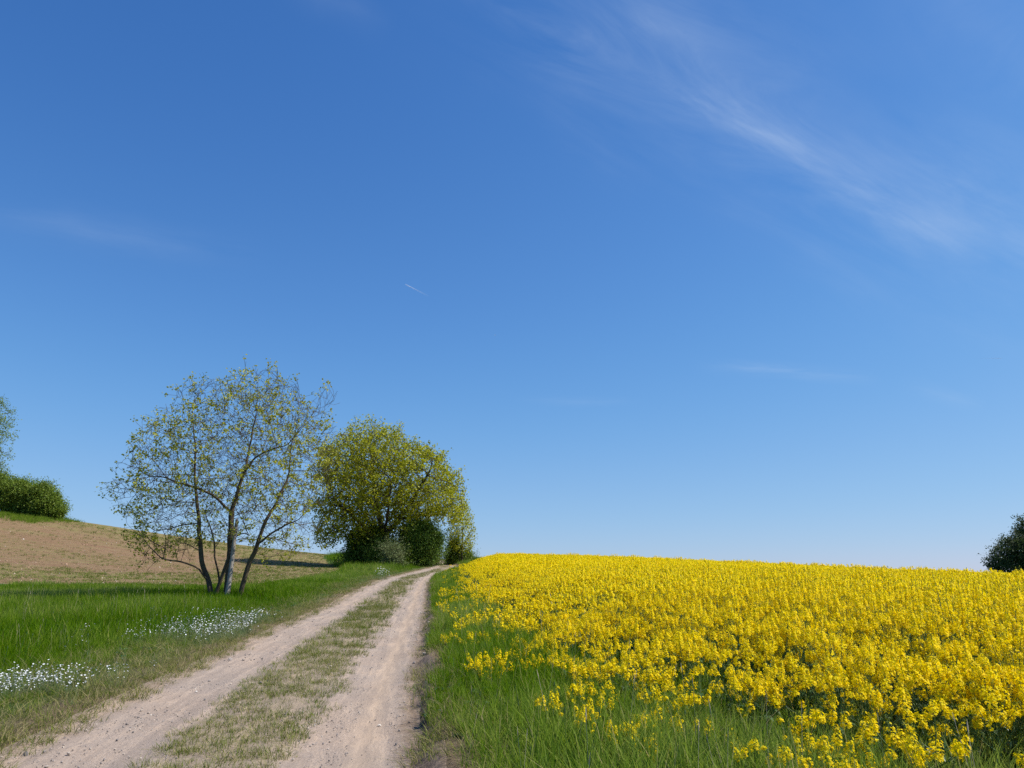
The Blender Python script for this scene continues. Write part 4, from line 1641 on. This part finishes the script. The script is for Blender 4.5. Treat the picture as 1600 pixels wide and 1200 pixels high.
# right edge tree beyond the crop
D5 = 118
make_tree('broad_tree', 'dark dense tree beyond the crop at the right frame edge', 'tree',
          [(1543, 890), (1548, 870), (1558, 850), (1566, 838), (1590, 828), (1596, 812), (1620, 800), (1660, 795), (1700, 812), (1725, 850), (1730, 890), (1700, 905), (1600, 905), (1560, 902)],
          D5, 3600,
          [foot(PP(D5, (1635, 915), (1636, 885), (1634, 860)), D5), PP(D5, (1636, 885), (1605, 868), (1575, 872)), PP(D5, (1636, 885), (1665, 850)), PP(D5, (1634, 860), (1615, 835))],
          .42, 2.2, .62, .014, .34, M['far_leaf'], M['bark_dark'], 9, .30, .30, depth=.85, holes=.36, extra=1800, twigs=1800, twig_len=.9)

# ------------------------------------------------------------------ leaning post with its brace
b = px_at(353, 937, 30.6)
gz = float(H(np.array([b[0]]), np.array([b[1]]))[0])
post = empty('wooden_post', (b[0], b[1], gz))
tag(post, 'leaning weathered grey wooden post with a slanting brace in front of the slender oak', 'post')
off = np.array(post.location)
top = px_at(371, 812, 30.9)
bse = np.array([b[0], b[1], gz - .1])
mb = MB()
pts = [bse + (top - bse) * t_ + np.array([math.sin(t_ * 5) * .02, 0, 0]) for t_ in np.linspace(0, 1, 10)]
rr = [.095, .092, .09, .088, .085, .08, .076, .072, .068, .055]
tube(mb, np.array(pts) - off, rr, 12)
nv = mb.n
mb.add(np.concatenate([mb.V[0][-12:], [mb.V[0][-12:].mean(0) + [0, 0, .05]]]), np.array([[k, (k + 1) % 12, 12] for k in range(12)]))
mb.obj('post', [M['old_wood']], post, True)
b2 = px_at(333, 934, 31.0)
b2[2] = float(H(b2[:1], b2[1:2])[0]) - .1
e2 = px_at(359, 866, 30.8)
mb = MB()
tube(mb, np.array([b2 + (e2 - b2) * t_ for t_ in np.linspace(0, 1, 5)]) - off, [.075, .07, .068, .065, .06], 10)
mb.obj('brace', [M['bark']], post, True)

# ------------------------------------------------------------------ contrails and a distant aircraft
m, t = new_mat('contrail')
tcn = nd(t, 'ShaderNodeTexCoord')
f = ramp(t, attr(t, 'v'), [(0, g4(0)), (.55, g4(.08)), (.9, g4(.22)), (1, g4(.1))])
df = nd(t, 'ShaderNodeBsdfDiffuse', {'Color': c4(.95, .95, .95)})
tp = nd(t, 'ShaderNodeBsdfTransparent')
finish(t, nd(t, 'ShaderNodeMixShader', {0: f, 1: tp.outputs[0], 2: df.outputs[0]}).outputs[0])
M['contrail'] = m


def contrail(a, b_, D, r0, r1, label):
    A_, B_ = px_at(*a, D), px_at(*b_, D * 1.06)
    c_ = (A_ + B_) / 2
    o = empty('contrail', tuple(c_))
    bpy.data.objects.remove(o)
    mb_ = MB()
    n_ = 14
    pts_ = np.array([A_ + (B_ - A_) * k / (n_ - 1) for k in range(n_)]) - c_
    tube(mb_, pts_, np.linspace(r0, r1, n_), 8, 0, 0.5)
    mb_.A[0] = np.repeat(1 - np.linspace(0, 1, n_), 8)
    o = mb_.obj('contrail', [M['contrail']], None, True)
    o.location = tuple(c_)
    tag(o, label, 'contrail')
    return o


contrail((633, 444), (672, 464), 9000, 4.5, 9, 'short thin white vapour trail sloping down right above the oaks')
contrail((1566, 560), (1528, 560), 9500, 4, 6, 'short level white vapour trail near the right frame edge')

m, t = new_mat('white aircraft paint')
finish(t, nd(t, 'ShaderNodeBsdfPrincipled', {'Base Color': c4(.85, .85, .86), 'Roughness': .4}).outputs[0])
ac_p = px_at(773.5, 523.5, 9000)
ac = empty('aircraft', tuple(ac_p))
ac.rotation_euler = (0, 0, R(40))
tag(ac, 'tiny white aircraft, a bare speck in the clear sky above the crop', 'aircraft')
mb = MB()
tube(mb, [[-9, 0, 0], [-8, 0, 0], [0, 0, 0], [6, 0, .3], [9.5, 0, .8]], [.3, 1.6, 1.8, 1.2, .2], 10)
mb.obj('fuselage', [m], ac, True)
for s_ in (1, -1):
    mb = MB()
    mb.add([[-2, 0, -.3], [2.5, 0, -.3], [4.6, 9 * s_, .4], [3.2, 9 * s_, .4], [-2, 0, .1], [2.5, 0, .1], [4.6, 9 * s_, .6], [3.2, 9 * s_, .6]],
           [[0, 1, 2, 3], [7, 6, 5, 4], [0, 4, 5, 1], [1, 5, 6, 2], [2, 6, 7, 3], [3, 7, 4, 0]])
    mb.obj('wing', [m], ac)
mb = MB()
mb.add([[6, -.15, .5], [9, -.15, .8], [10.4, -.1, 4], [8.8, -.1, 4], [6, .15, .5], [9, .15, .8], [10.4, .1, 4], [8.8, .1, 4]],
       [[0, 1, 2, 3], [7, 6, 5, 4], [0, 4, 5, 1], [1, 5, 6, 2], [2, 6, 7, 3], [3, 7, 4, 0]])
mb.obj('tail_fin', [m], ac)
